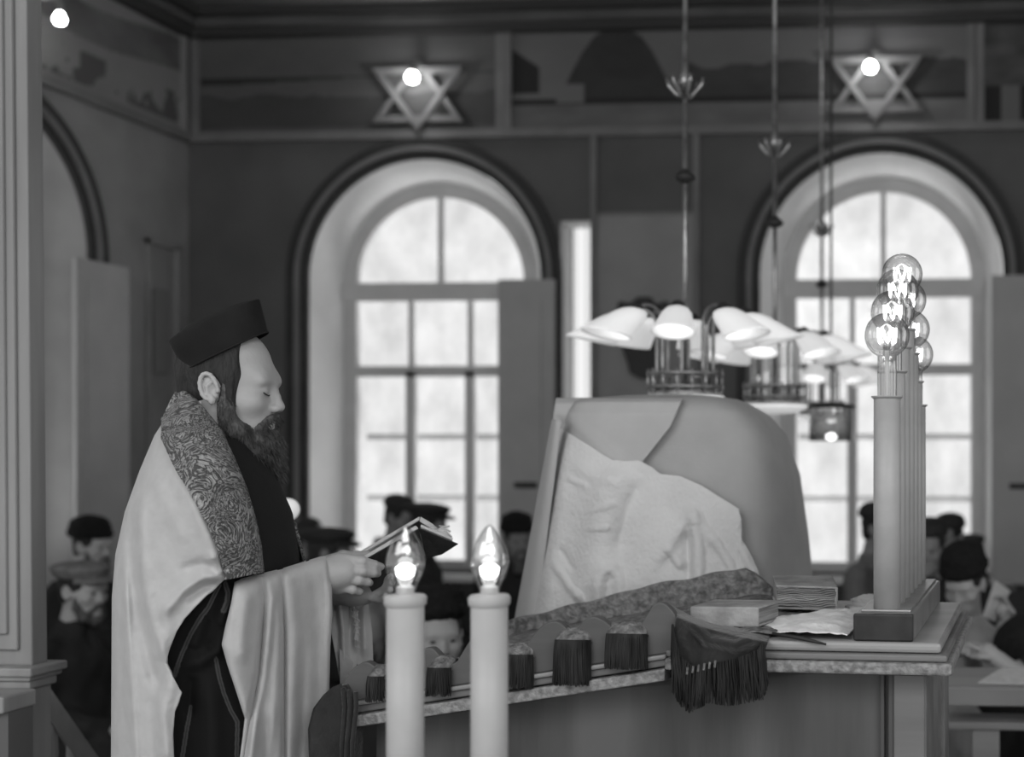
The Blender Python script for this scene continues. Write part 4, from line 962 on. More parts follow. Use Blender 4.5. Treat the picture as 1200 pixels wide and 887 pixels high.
for s_ in (-1, 1): bs.ell(P(292, 478, s_*.07), (.026, .030, .032), .006, 'sub')
bs.frame(HR, HC, 1.0); bs.ell((.100, 0, -.0705), (.022, .019, .0058), .003, 'sub'); bs.frame(); VB, FB_ = bs.mesh()
nz = fbm(VB[:, 0]*140, VB[:, 2]*55, 71)+fbm(VB[:, 1]*140, VB[:, 2]*55, 72)-.93
cB = VB.mean(0); dr = VB-cB; dr /= np.linalg.norm(dr, axis=1)[:, None]; VB2 = VB+dr*(nz*.010)[:, None]
beard = mk('beard', MAN.w(VB2), FB_, M['beard'], rd, smooth=True)
b = MB(); rg = np.random.default_rng(11); zc_ = P(300, 492)[2]
for i in rg.integers(0, len(VB), 2600):
    p = VB[i]; o_ = dr[i]; low = np.clip((zc_-p[2])/.10, 0, 1)
    L = .010+.020*low*rg.random()
    d = np.array([.25, 0, -1.])+o_*np.array([.5, .7, .15])*(.5+.5*low)+(rg.random(3)-.5)*.6; d /= np.linalg.norm(d); q = p+o_*.001
    b.tube([q, q+d*L*.5+o_*.003*rg.random(), q+d*L+(rg.random(3)-.5)*.006], [.0008, .0007, .0002], 3, False)
b.V = [tuple(p) for p in MAN.w(np.array(b.V))]; b.build('beard_strands', M['beard'], beard, smooth=True)
es = local_sculpt(P(318, 446), (.04, .07, .03), .0022); es.frame(HR, HC, 1.0)
for y in (-1, 1): es.chain([(.086, y*.050, .024), (.0895, y*.034, .0300), (.0905, y*.018, .0275)], [.0030, .0042, .0035], .003)
mk_('eyebrows', es, M['beard'])
b = MB()
for y in (-1, 1): b.tube([HC+HR@np.array(q) for q in ((.087, y*.044, -.001), (.0915, y*.037, -.0052), (.0925, y*.030, -.0065), (.0912, y*.022, -.005))], .0013, 6)
b.V = [tuple(p) for p in MAN.w(np.array(b.V))]; b.build('eyelashes', M['hair'], rd, smooth=True)
# cap: tall soft biretta-like cap, tilted back
def ring(xl_, yl_, xr_, yr_, rt, e=2.6, n=72, t0=0.0):
    A = P(xl_, yl_, t0); B = P(xr_, yr_, t0); C_ = (A+B)/2; U = (B-A)/2; a = np.linspace(0, 2*pi, n, endpoint=False)
    c, s_ = np.sign(np.cos(a))*np.abs(np.cos(a))**(2/e), np.sign(np.sin(a))*np.abs(np.sin(a))**(2/e)
    return C_+U*c[:, None]+np.array([0, 1, 0])*(rt*s_)[:, None]
R_ = [ring(220, 432, 312, 389, .074), ring(217.5, 435.5, 314, 390, .080), ring(215, 430, 313.5, 387.5, .082), ring(206, 416, 309.5, 371, .085), ring(198.5, 402, 305, 354, .088, 2.9), ring(199.5, 399.5, 304, 352, .087, 2.9)]
top0 = R_[-1]; Cc = top0.mean(0); nn = np.cross(P(304, 352)-P(199, 399), np.array([0, 1., 0])); nn /= np.linalg.norm(nn); nn = nn if nn[2] > 0 else -nn
for k in range(1, 9): f_ = 1-k/9.; R_.append(Cc+(top0-Cc)*f_+nn*.016*(1-f_**2))
V = np.array(R_); F = gridF(72, len(R_), True); F.append(tuple((len(R_)-1)*72+i for i in range(72))); cap_ = mk('cap', MAN.w(V.reshape(-1, 3)), F, M['cap'], rd, smooth=True)
e_ = cap_.modifiers.new('Edge', 'EDGE_SPLIT'); e_.split_angle = radians(50)
b = MB(); b.tube(list(R_[1]+np.array([0, 0, .001]))+[R_[1][0]], .0022, 6); b.V = [tuple(p) for p in MAN.w(np.array(b.V))]; b.build('cap_seam', M['cap'], cap_, smooth=True)
# ---- loft of the robed body (px rows)
BT = np.array([(468, 212, 250, .07, 0), (478, 203, 262, .095, 0), (490, 194, 275, .125, 0), (510, 181, 296, .18, 0), (550, 164, 322, .225, 0), (600, 146, 345, .245, 0), (650, 135, 353, .252, 0), (700, 131, 352, .255, 0), (887, 130, 352, .265, 0), (1340, 127, 354, .275, 0)], float)
def bt(py): return [np.interp(py, BT[:, 0], BT[:, k]) for k in (1, 2, 3)]
def tA(px, py, e=2.3):
    l, r, rt = bt(py); q = np.clip(np.abs((px-(l+r)/2)/((r-l)/2)), 0, .9995); return -rt*(1-q**e)**(1/e)
# black coat
def loft(name, rows, m, inset, rts, phi0, phi1, nph, CR=(), frontb=None, e=2.3, farb=None, par=rd):
    py = rows[:, None]; l, r, rt = bt(py); l = l+inset; r = r-inset*.3; rt = rt*rts; cu, ru = (l+r)/2, (r-l)/2
    u = np.linspace(0, 1, nph)[None, :]
    if frontb is not None:
        b_ = np.interp(py, [q[0] for q in frontb], [q[1] for q in frontb]); cph = np.clip((b_-cu)/ru, -.98, .98)
        p0 = np.arccos(np.sign(cph)*np.abs(cph)**(e/2)); ph = p0+(phi1-p0)*u
    else: ph = phi0+(phi1-phi0)*u+0*py
    c, s_ = np.sign(np.cos(ph))*np.abs(np.cos(ph))**(2/e), np.sign(np.sin(ph))*np.abs(np.sin(ph))**(2/e)
    PX = cu+ru*c; PY = py+0*PX; T_ = -rt*s_
    T_ = T_-creases(PX, PY, CR)*np.clip(s_*1.6, 0, 1)
    return PX, PY, T_
rows = np.linspace(509, 1300, 120); BT0 = BT; BT = np.concatenate([[(508, 222, 282, .09, 0), (516, 206, 294, .16, 0)], BT[4:]])
PX, PY, T_ = loft('coat', rows, None, 7, .72, 0, 2*pi, 120, [([(296, 626), (318, 645), (342, 662)], -.006, 2.5), ([(268, 560), (290, 600), (300, 640)], .01, 10)])
BT = BT0; mk('coat', MAN.w(P(PX, PY, T_).reshape(-1, 3)), gridF(120, 120), M['coatblack'], rd, smooth=True)
# standing coat collar at the neck
b = MB(); nC = 40
def cr(px, py, rx, ry): a = np.linspace(0, 2*pi, nC, endpoint=False); c = P(px, py); return np.stack([c[0]+rx*np.cos(a), c[1]+ry*np.sin(a), c[2]+.030*np.cos(a)*-1.2], -1)
V = np.array([cr(240, 540, .085, .085), cr(246, 524, .075, .074), cr(248, 519, .072, .071)]); o = mk('coat_collar', MAN.w(V.reshape(-1, 3)), gridF(nC, 3, True), M['coatblack'], rd, smooth=True); solid(o, .005)
# white shawl over shoulders and back
ARM = [([(222, 560), (240, 620), (258, 668)], .030, 24)]
CRA = ARM+[([(166, 572), (165, 620), (168, 680), (178, 730), (196, 775)], .016, 7), ([(153, 600), (154, 660), (162, 720), (180, 790), (196, 822)], -.026, 10),
     ([(146, 640), (150, 740), (160, 887), (165, 980)], .013, 5), ([(140, 650), (141, 760), (146, 900)], -.008, 6),
     ([(196, 545), (226, 590), (250, 645)], .006, 8), ([(178, 560), (200, 600), (216, 640)], .008, 9),
     ([(262, 676), (240, 676), (218, 690), (190, 720)], .016, 7), ([(262, 684), (238, 688), (214, 705)], -.018, 6), ([(256, 664), (236, 660), (212, 668)], -.010, 6),
     ([(248, 650), (262, 672)], .016, 5), ([(190, 700), (196, 740), (186, 775)], .012, 10), ([(176, 660), (180, 700)], .006, 6), ([(200, 790), (190, 840), (196, 900)], .020, 10),
     ([(176, 800), (180, 860), (182, 960)], -.015, 9), ([(208, 520), (222, 556)], .01, 6)]
rowsA = np.concatenate([np.linspace(470, 700, 150), np.linspace(702, 920, 120), np.linspace(925, 1290, 40)])
FBD = [(470, 236), (500, 232), (520, 222), (560, 232), (600, 248), (640, 262), (676, 267), (683, 259), (696, 243), (711, 229), (725, 216), (740, 207), (760, 199), (778, 194), (795, 204), (812, 213), (824, 209), (834, 205), (860, 203), (887, 204), (1290, 200)]
PX, PY, T_ = loft('shawl', rowsA, None, 0, 1, 0, radians(318), 260, CRA, FBD)
T_ = T_-.0016*fbm(PX/5, PY/5, 61)
o = mk('prayer_shawl', MAN.w(P(PX, PY, T_).reshape(-1, 3)), gridF(260, len(rowsA)), M['white'], rd, smooth=True); solid(o, .004, -1)
shawl = o
# brocade neckband
CL_ = [(461, 208), (470, 201), (488, 192), (515, 192), (545, 205), (580, 225), (615, 243), (650, 257), (679, 264)]
CR_ = [(461, 216), (470, 228), (484, 240), (505, 257), (540, 273), (575, 287), (610, 297), (640, 303), (671, 306)]
nv, nu = 130, 34; v = np.linspace(0, 1, nv)[:, None]; u = np.linspace(0, 1, nu)[None, :]
pyl = 461+(679-461)*v; pyr = 461+(671-461)*v; l = interp(CL_, pyl); r = interp(CR_, pyr); PX = l+(r-l)*u; PY = pyl+(pyr-pyl)*u
TT = tA(PX, PY)-creases(PX, PY, ARM)*.8-.016-.006*np.sin(u*pi)+.012*u**4; TT = np.where(u > .9, TT+.02*(u-.9)*10*.6, TT)
o = mk('brocade_neckband', MAN.w(P(PX, PY, TT).reshape(-1, 3)), gridF(nu, nv), M['brocade'], shawl, smooth=True); solid(o, .006, -1)
# neckband behind the neck and down the far side of the chest
b = MB()
pts = [P(206, 466, -.02), P(212, 466, .05), P(236, 486, .085)]
FS = [(316, 566), (324, 580), (333, 596), (341, 612), (347, 630), (351, 645), (354, 658)]
V = []
for (px, py) in FS: 
    for k in range(6): V.append(P(px-2.5+k*1.1, py, .045-.010*k))
o = mk('brocade_far_edge', MAN.w(np.array(V)), gridF(6, len(FS)), M['brocade'], shawl, smooth=True); solid(o, .006)
V = []
for i, tt in enumerate(np.linspace(-.02, .10, 14)):
    f_ = i/13.
    for k in range(6): V.append(P(207+30*f_**1.6+k*(3+3*f_), 462+12*f_-1.5+k*(5+1*f_), tt-.0*k))
o = mk('brocade_nape', MAN.w(np.array(V)), gridF(6, 14), M['brocade'], shawl, smooth=True); solid(o, .006)
# shawl falling from the near forearm
TP = [(262, 686), (276, 680), (300, 674), (330, 667), (350, 661), (370, 655), (380, 652), (386, 652)]
DL = [(650, 270), (682, 276), (707, 272), (735, 265), (755, 261), (780, 268), (810, 278), (841, 288), (865, 285), (887, 282), (1180, 262)]
DR = [(650, 383), (670, 385), (690, 388), (720, 388.5), (760, 386), (840, 384), (887, 381), (1180, 372)]
nu = 170; rowsv = np.linspace(0, 1, 200)[:, None]; u = np.linspace(0, 1, nu)[None, :]
tp = interp(TP, 272+(384-272)*u); PY = tp+(1180-tp)*rowsv**1.15; l = interp(DL, PY); r = interp(DR, PY); PX = l+(r-l)*u
CRD = [([(307, 676), (309, 720), (304, 790), (292, 850), (284, 900), (270, 1100)], -.030, 4.5), ([(314, 676), (318, 700), (312, 760), (300, 830), (292, 900)], .014, 5),
       ([(329, 668), (333, 740), (333, 887), (330, 1100)], -.026, 3.5), ([(338, 668), (345, 740), (347, 887)], .010, 8), ([(322, 676), (325, 740), (322, 820), (314, 900)], .006, 5),
       ([(290, 690), (284, 740), (282, 780)], .012, 9), ([(366, 665), (372, 740), (370, 900)], -.007, 9), ([(382, 655), (386, 700), (385, 880)], .008, 4), ([(355, 760), (350, 850), (346, 1000)], -.012, 8), ([(300, 800), (312, 860), (318, 1000)], -.010, 8)]
t0 = -.262+(.132)*np.clip((PX-272)/112, 0, 1)**1.1
TT = t0-creases(PX, PY, CRD)+.045*np.exp(-((PY-tp)/5.5)**1.0)-.0015*fbm(PX/5, PY/5, 63)-.02*np.clip((PY-700)/400, 0, 1)
edge = np.minimum(u, 1-u); TT = TT+.018*np.exp(-edge/.02)
# over the forearm and down behind
back = np.linspace(1, 0, 24)[:, None]; PYb = tp+0*back+back*150*np.ones_like(u); PXb = np.clip(PX[0][None, :]+0*PYb, 0, 2000); TTb = t0[0][None, :]+.045+.055*np.clip(back*8, 0, 1)
PXa = np.concatenate([PXb, PX]); PYa = np.concatenate([PYb, PY]); TTa = np.concatenate([TTb, TT])
o = mk('shawl_over_forearm', MAN.w(P(PXa, PYa, TTa).reshape(-1, 3)), gridF(nu, len(PXa)), M['white'], shawl, smooth=True); solid(o, .004, 0)
# black striped part of the shawl between them
EL = [(672, 246), (700, 225), (739, 203), (778, 190), (812, 209), (833, 202), (887, 198), (1150, 190)]
ER = [(672, 279), (684, 277), (707, 275), (735, 268), (755, 266), (780, 274), (841, 292), (887, 288), (1150, 280)]
nu, nv = 150, 300; v = np.linspace(0, 1, nv)[:, None]; u = np.linspace(0, 1, nu)[None, :]; PY = 674+(1150-674)*v+0*u; l = interp(EL, PY)-4; r = interp(ER, PY)+4; PX = l+(r-l)*u
ST = [[(257, 686), (244, 712), (236.5, 722), (225, 742), (214, 765), (205, 791)], [(264, 684), (267, 695), (266, 706), (262, 716)], [(252.7, 772), (257, 795), (262, 813), (270, 832), (278, 846), (277, 887), (275, 1000)], [(224, 828), (219, 855), (214, 887), (212, 1000)]]
TT = tA(PX, PY)*.80-creases(PX, PY, [([(268, 690), (262, 720), (255, 760), (235, 775), (212, 780)], .016, 8), ([(240, 720), (225, 760)], .012, 8), ([(245, 790), (250, 860), (246, 1000)], .014, 12), ([(262, 730), (245, 765)], -.01, 6), ([(225, 790), (222, 840)], -.012, 7)])
col = np.full(PX.shape, .008)
for s_ in ST:
    d, _ = dpoly(PX, PY, s_); col = np.where((d < 2.6) & (d > .7), .075, np.where(d < .7, .04, col))
o = mk('black_striped_border', MAN.w(P(PX, PY, TT).reshape(-1, 3)), gridF(nu, nv), M['striped'], shawl, smooth=True, colors=col.ravel()); solid(o, .004, 0)
# end of the shawl hanging from the far hand with its fringes
nu, nv = 70, 90; v = np.linspace(0, 1, nv)[:, None]; u = np.linspace(0, 1, nu)[None, :]
def hang(name, L_, R_, ya, yb, t, CRx, rag=0):
    py = ya+(yb+rag*np.sin(u*40)-ya)*v; l = interp(L_, py); r = interp(R_, py); px = l+(r-l)*u
    tt = t-creases(px, py, CRx); o = mk(name, MAN.w(P(px, py, tt).reshape(-1, 3)), gridF(nu, nv), M['white'], shawl, smooth=True); solid(o, .003, 0)
hang('shawl_far_end', [(688, 384), (740, 388), (800, 399), (830, 401)], [(688, 420), (715, 412), (740, 420), (780, 418), (800, 408), (830, 402)], 690, 812, .10, [([(396, 690), (402, 740), (404, 800)], .016, 4), ([(408, 690), (412, 740)], -.014, 4), ([(414, 690), (418, 760)], .012, 4)], 3)
hang('shawl_far_end', [(690, 424), (740, 418), (778, 416)], [(690, 428), (705, 431), (740, 436), (778, 437.5)], 692, 779, .12, [([(426, 700), (428, 770)], .012, 4)], 1)
b = MB()
for k in range(5): b.tube([P(411+k*2, 704+k*3, .085), P(414+k, 712+k*7, .080), P(420-k, 716+k*8, .08), P(412+k, 722+k*9, .078), P(422, 728+k*8, .08)], .0013, 5)
for k in range(14): b.tube([P(398+k*1.2, 760+k*1.2, .085), P(399+k*1.1, 785, .08), P(399+k*.8, 812-k*1.5, .08)], .0010, 4)
b.V = [tuple(p) for p in MAN.w(np.array(b.V))]; b.build('tassel_strings', M['white'], shawl, smooth=True)
# trousers are hidden by the robe; shoes on the platform
for s_ in (-1, 1):
    ss = local_sculpt(np.array([P(240, 780)[0]+.07, MD+s_*.11, BIM+.04]), (.18, .08, .12), .006); c = np.array([P(240, 780)[0], MD+s_*.11, BIM])
    ss.cap(c+[0, 0, .05], c+[.16, 0, .036], .048, .042, .02).cap(c+[0, 0, .05], c+[0, 0, .10], .046, .05, .02); ss.F = np.maximum(ss.F, (BIM+.001-ss.a[2])[None, None, :]); mk_('shoe', ss, M['leather'])
# ---- open book in his hands
def mslab(name, Q, th0, th1, m, par):
    Q = [np.array(P(*q)) for q in Q]; n = np.cross(Q[1]-Q[0], Q[3]-Q[0]); n /= np.linalg.norm(n); n = n if n[2] > 0 else -n
    b = MB(); b.hexa([q+n*th0 for q in Q]+[q+n*th1 for q in Q]); b.V = [tuple(p) for p in MAN.w(np.array(b.V))]; o = b.build(name, m, par); bevel(o, .0015); return o
bk = thing('open_book', 'open dark-covered prayer book held up in the reader\'s hands', 'book', tuple(MAN.w(P(470, 650))))
A_, B_, E_, F_ = (421, 660, -.070), (491, 620, -.04), (500, 655, .02), (436, 694, -.01)
C_, G_ = (536, 639, .03), (500, 654, -.07)
mslab('cover', [A_, B_, E_, F_], 0, .003, M['leather'], bk)
mslab('page_block', [(423, 659, -.068), (491, 619, -.038), (499, 653, .018), (437, 690, -.008)], .003, .013, M['page'], bk)
mslab('page_block', [(419, 653, -.02), (492, 610, .03), (492, 606.5, .035), (418, 650, -.01)], 0, .004, M['page'], bk)
mslab('cover', [(491, 619, -.04), (537, 638, -.05), (518, 650, .0), (499, 655, .02)], 0, .003, M['leather'], bk)
mslab('page_block', [(492, 618, -.038), (530, 634, -.04), (516, 645, .0), (499, 650, .02)], .003, .010, M['page'], bk)
b = MB()
for k in range(5): 
    Q = [P(492+k*.2, 610-k*.9, .02), P(506, 619-k*1.2, .022), P(521, 633-k*1.5, .026)]; b.tube(Q, .0018, 5)
for k in range(4): b.tube([P(513+k*.5, 626-k*3.2, .012), P(522, 624-k*2.2, .006), P(530.5-k*1.3, 636-k*6.5, .0)], .0022, 5)
b.V = [tuple(p) for p in MAN.w(np.array(b.V))]; b.build('loose_pages', M['page'], bk, smooth=True)
nu = 12; V = []
for (xa, ya, xb, yb) in ((511, 622, 521, 635), (515, 619, 526, 634), (519, 616.5, 530, 635.5)):
    for u_ in np.linspace(0, 1, nu): V.append(P(xa+(xb-xa)*u_, ya+(yb-ya)*u_-1.5*sin(u_*pi), .01-.01*u_))
o = mk('turned_page', MAN.w(np.array(V)), gridF(nu, 3), M['page'], bk, smooth=True); solid(o, .002)
# ================================================================ THE CONGREGATION
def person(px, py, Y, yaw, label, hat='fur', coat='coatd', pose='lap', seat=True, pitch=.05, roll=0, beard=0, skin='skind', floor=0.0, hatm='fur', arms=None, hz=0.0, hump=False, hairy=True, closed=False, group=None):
    hc = np.array(W(px, py, Y)); rdx, rdy, _ = ray(px, py); yw = -atan2(rdx, rdy)+yaw
    R0 = rotm(yw); fz = floor-hc[2]                      # floor height relative to head centre
    if seat: root_xy = hc+R0@np.array([-.05, 0, 0])
    t = thing('person', label, 'person', (hc[0], hc[1], floor), group)
    toW = lambda V: hc+V@R0.T
    sh = [(-.05, y, -.25) for y in (.17, -.17)]
    pz = {'lap': [[(-.03, y*.235, -.50), (.20, y*.08, -.60)] for y in (1, -1)], 'down': [[(-.07, y*.235, -.52), (.0, y*.23, -.76)] for y in (1, -1)],
          'read': [[(.0, y*.22, -.48), (.22, y*.09, -.36)] for y in (1, -1)]}[pose]
    if arms: pz = [arms.get('l', pz[0]), arms.get('r', pz[1])]
    hipz = -.72
    if seat: legs = [[(-.03, y*.09, hipz), (.38, y*.12, hipz+.01), (.40, y*.12, fz+.09)] for y in (1, -1)]
    else: legs = [[(-.05, y*.09, hipz), (-.03, y*.10, (hipz+fz)/2), (-.05, y*.10, fz+.09)] for y in (1, -1)]
    zs = axis_pts([(fz-.01, -.42, .016), (-.42, -.16, .012), (-.16, .17, .0052)])
    s = Sculpt(np.arange(-.24, .62, .0095), np.arange(-.36, .36, .0095), zs)
    H = rotm(0, pitch, roll); s.frame(H, (0, 0, 0)); head_sdf(s, closed=closed); s.frame()
    s.cap((-.02, 0, -.05), (-.05, 0, -.18), .055, .06, .02); s.ell((-.05, 0, -.40), (.10, .155, .22), .04); s.ell((-.05, 0, -.66), (.11, .15, .12), .05)
    for k in (0, 1):
        e, w_ = pz[k]; s.chain([sh[k], e, w_], [.05, .042, .030], .02); e, w_ = np.array(e), np.array(w_); d = w_-e; d /= np.linalg.norm(d)
        ac = np.cross(d, (0, 0, 1.)); ac = ac/np.linalg.norm(ac) if np.linalg.norm(ac) > .1 else np.array([1., 0, 0]); sg = 1 if k == 0 else -1
        nrm = np.cross(ac*sg, d)*-1; nrm = nrm if nrm[2] < 0 else -nrm
        s.cap(w_, w_+d*.06, .028, .036, .015); fingers(s, w_+d*.095, d, ac*sg, nrm, .078, .0100, .9)
        L_ = legs[k]; s.chain(L_, [.075, .055, .045], .03); ft = np.array(L_[-1]); s.cap(ft+[0, 0, -.04], ft+[.13, 0, -.055], .038, .032, .02)
    V, F = s.mesh(); mk('body', toW(V), F, M[skin], t, smooth=True)
    c = Sculpt(np.arange(-.28, .62, .013), np.arange(-.42, .42, .013), np.arange(max(fz+.02, -1.5), -.10, .013))
    c.ell((-.055, 0, -.36), (.135, .20, .20), .04); c.ell((-.05, 0, -.62), (.15, .20, .22), .08); c.cap((-.04, 0, -.17), (-.045, 0, -.24), .075, .10, .03)
    for k in (0, 1):
        e, w_ = pz[k]; c.chain([sh[k], e, tuple(np.array(w_)-(np.array(w_)-np.array(e))*.08)], [.078, .066, .052], .035)
        if seat: c.chain([legs[k][0], legs[k][1]], [.105, .085], .04)
    if hump: c.cap((-.07, .0, -.13), (-.16, .13, -.32), .085, .12, .05)
    if not seat: c.cap((-.05, 0, -.70), (-.05, 0, max(fz+.38, -1.2)), .16, .18, .05)
    c.F += (.006*(np.sin(c.a[0]*60)[:, None, None]*np.sin(c.a[2]*24+2)[None, None, :]+np.sin(c.a[1]*45)[None, :, None]*np.sin(c.a[2]*31)[None, None, :])).astype(np.float32)
    c.ell((.12, 0, -.17), (.10, .035, .10), .01, 'sub'); V, F = c.mesh(); mk('coat', toW(V), F, M[coat], t, smooth=True)
    g = Sculpt(np.arange(-.20, .60, .013), np.arange(-.26, .26, .013), np.arange(fz-.01, -.5, .013))
    for k in (0, 1): g.chain(legs[k], [.09, .07, .058], .02)
    V, F = g.mesh(); mk('trousers', toW(V), F, M['coatd'], t, smooth=True)
    for k in (0, 1):
        ft = np.array(legs[k][-1]); q = Sculpt(np.arange(ft[0]-.1, ft[0]+.24, .01), np.arange(ft[1]-.08, ft[1]+.08, .01), np.arange(fz-.02, fz+.2, .01))
        q.cap((ft[0], ft[1], fz+.05), (ft[0]+.15, ft[1], fz+.04), .045, .038, .02); q.F = np.maximum(q.F, (fz+.004-q.a[2])[None, None, :]); V, F = q.mesh(); mk('shoe', toW(V), F, M['leather'], t, smooth=True)
    def hp(name, fn, m, half=(.17, .14, .2), h=.005):
        q = Sculpt(*[np.arange(-a, a, h) for a in half]); q.frame(H, (0, 0, 0)); fn(q); V, F = q.mesh(); return mk(name, toW(V), F, M[m], t, smooth=True)
    if hairy:
        def hf(q):
            q.ell((-.006, 0, .045), (.097, .081, .098), 0); q.ell((-.038, 0, -.018), (.057, .061, .05), .02); q.ell((.150, 0, .0), (.098, .2, .10), .006, 'sub'); q.ell((.135, 0, .06), (.085, .2, .10), .006, 'sub')
            q.ell((-.02, 0, -.115), (.085, .12, .062), .01, 'sub')
            for y in (-1, 1): q.ell((-.004, y*.092, .0), (.026, .022, .036), .004, 'sub')
        hp('hair', hf, 'hair')
    for y in (-1, 1):
        hp('eyebrow', lambda q: q.chain([(.084, y*.048, .022), (.0895, y*.032, .028), (.091, y*.014, .025)], [.0045, .0055, .004], .003), 'hair', h=.004)
        if not closed: hp('eye', lambda q: q.ell((.083, y*.031, .004), (.0098, .0125, .0075), .001), 'hair', h=.003)
    if beard:
        def bf(q):
            for y in (-1, 1):
                q.chain([(.028, y*.066, -.02), (.035, y*.062, -.06), (.055, y*.045, -.10), (.075, 0, -.118)], [.008, .016, .022, .026], .015); q.chain([(.102, y*.004, -.052), (.094, y*.02, -.058), (.082, y*.034, -.078)], [.007, .008, .012], .006)
            if beard > 1: q.ell((.075, 0, -.13-.02*beard), (.03, .04, .03+.02*beard), .03)
        hp('beard', bf, 'beard' if beard < 3 else 'hair')
    if hat == 'fur':
        def ff(q): 
            q.ell((-.012, 0, .085+hz), (.122, .103, .048), 0); q.ell((-.015, 0, .132+hz), (.106, .092, .056), .03); q.F += .0
            q.ell((-.01, 0, .035), (.085, .070, .06), .01, 'sub')
        h = hp('fur_hat', ff, hatm)
        me = h.data
        co_ = np.array([v.co[:] for v in me.vertices]); nn_ = np.array([v.normal[:] for v in me.vertices]); co_ += nn_*((fbm(co_[:, 0]*70+9, co_[:, 2]*70+co_[:, 1]*50, 88)-.45)*.016)[:, None]; me.vertices.foreach_set('co', co_.ravel())
    elif hat in ('flat', 'peaked'):
        def cf(q):
            q.ell((-.012, 0, .082), (.113, .098, .030), 0); q.ell((-.022, 0, .108), (.128 if hat == 'peaked' else .118, .112, .030), .02)
            q.ell((.015, 0, .110), (.10, .10, .024), .02); q.ell((-.01, 0, .03), (.09, .075, .065), .01, 'sub')
        h = hp('cap', cf, hatm); V = []; n1, n2 = 24, 8
        for j in range(n2):
            f_ = j/(n2-1)
            for i in range(n1):
                a = -1.15+2.3*i/(n1-1); r = .098+f_*(.055*cos(a*1.05)+.002); V.append(H@np.array([-.008+r*cos(a)*1.04, r*sin(a)*.9, .076-.018*f_**2-.006*abs(sin(a))]))
        o = mk('cap_visor', toW(np.array(V)), gridF(n1, n2), M[hatm], h, smooth=True); solid(o, .004)
    elif hat == 'round':
        def rf(q): q.ell((-.015, 0, .088), (.108, .092, .040), 0); q.ell((-.015, 0, .112), (.100, .088, .050), .02); q.ell((-.01, 0, .03), (.09, .075, .06), .01, 'sub')
        hp('round_cap', rf, hatm)
    return t, toW, hc
def bench(x, y, zseat, yaw_, w, label, group='plain benches under the congregation'):
    t = thing('bench', label, 'bench', (x, y, 0), group); c, s_ = cos(yaw_), sin(yaw_)
    def bl(name, x0, x1, y0, y1, z0, z1):
        b = MB().box(x0, x1, y0, y1, z0, z1); b.V = [(x+p[0]*c-p[1]*s_, y+p[0]*s_+p[1]*c, p[2]) for p in b.V]; o = b.build(name, M['benchw'], t); bevel(o, .004)
    bl('seat', -.17, .17, -w/2, w/2, zseat-.04, zseat)
    for q in (-1, 1): bl('leg', -.15, .15, q*(w/2-.08)-.02, q*(w/2-.08)+.02, 0, zseat-.04)
    bl('stretcher', -.015, .015, -w/2+.1, w/2-.1, zseat*.4, zseat*.4+.05)
def seated(px, py, Y, yaw, label, **k):
    t, toW, hc = person(px, py, Y, yaw, label, seat=True, **k)
    rdx, rdy, _ = ray(px, py); yw = -atan2(rdx, rdy)+yaw; R0 = rotm(yw); c = hc+R0@np.array([-.07, 0, 0]); zs = hc[2]-.72-.105
    bench(c[0], c[1], zs, yw, .52, 'plain wooden bench under the ' + k.get('bl', 'seated man'), group=None) if False else BN.append((c, zs, yw))
    return t, toW, hc
BN = []
RT = -pi/2   # facing the camera; 0 = facing right in the picture, pi = left
seated(96, 694, 5.5, -.75, 'bearded man in light flat cap and dark coat seated beside the pillar', hat='flat', hatm='capl', beard=1, coat='coatd', skin='skin')
person(107, 642, 7.0, -.7, 'man in tall dark fur hat standing behind the light flat cap', hat='fur', seat=False, skin='skin', beard=2, coat='coatd')
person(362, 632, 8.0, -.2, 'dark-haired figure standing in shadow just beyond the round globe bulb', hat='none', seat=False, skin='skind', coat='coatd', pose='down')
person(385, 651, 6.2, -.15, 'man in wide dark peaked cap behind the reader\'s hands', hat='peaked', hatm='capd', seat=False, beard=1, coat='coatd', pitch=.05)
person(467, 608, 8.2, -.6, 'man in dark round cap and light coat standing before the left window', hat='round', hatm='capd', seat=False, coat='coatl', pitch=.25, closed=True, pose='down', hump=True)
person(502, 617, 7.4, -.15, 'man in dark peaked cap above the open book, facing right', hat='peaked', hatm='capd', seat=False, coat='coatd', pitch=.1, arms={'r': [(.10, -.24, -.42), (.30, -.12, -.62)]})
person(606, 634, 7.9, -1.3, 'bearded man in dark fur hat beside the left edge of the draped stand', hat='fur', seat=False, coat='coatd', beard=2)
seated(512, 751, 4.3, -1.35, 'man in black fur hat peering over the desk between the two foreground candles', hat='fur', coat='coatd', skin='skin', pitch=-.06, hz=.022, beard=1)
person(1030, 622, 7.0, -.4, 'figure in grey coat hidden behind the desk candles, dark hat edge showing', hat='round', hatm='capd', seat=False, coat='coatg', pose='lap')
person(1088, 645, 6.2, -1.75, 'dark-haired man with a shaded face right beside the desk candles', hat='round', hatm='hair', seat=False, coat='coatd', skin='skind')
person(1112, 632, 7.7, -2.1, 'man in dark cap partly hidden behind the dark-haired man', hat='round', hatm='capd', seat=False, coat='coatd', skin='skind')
person(1134, 652, 8.35, -2.0, 'man in flat dark cap standing before the right edge of the window', hat='flat', hatm='capd', seat=False, coat='coatg', skin='skin', pitch=.15)
t_, toW_, hc_ = person(1131, 686, 5.4, -1.95, 'man in black fur hat and pale coat leaning over behind the desk corner', hat='fur', seat=False, coat='coatl', skin='skin', pitch=.35, roll=.0, closed=True, arms={'l': [(.02, .27, -.36), (.12, .235, -.13)]})
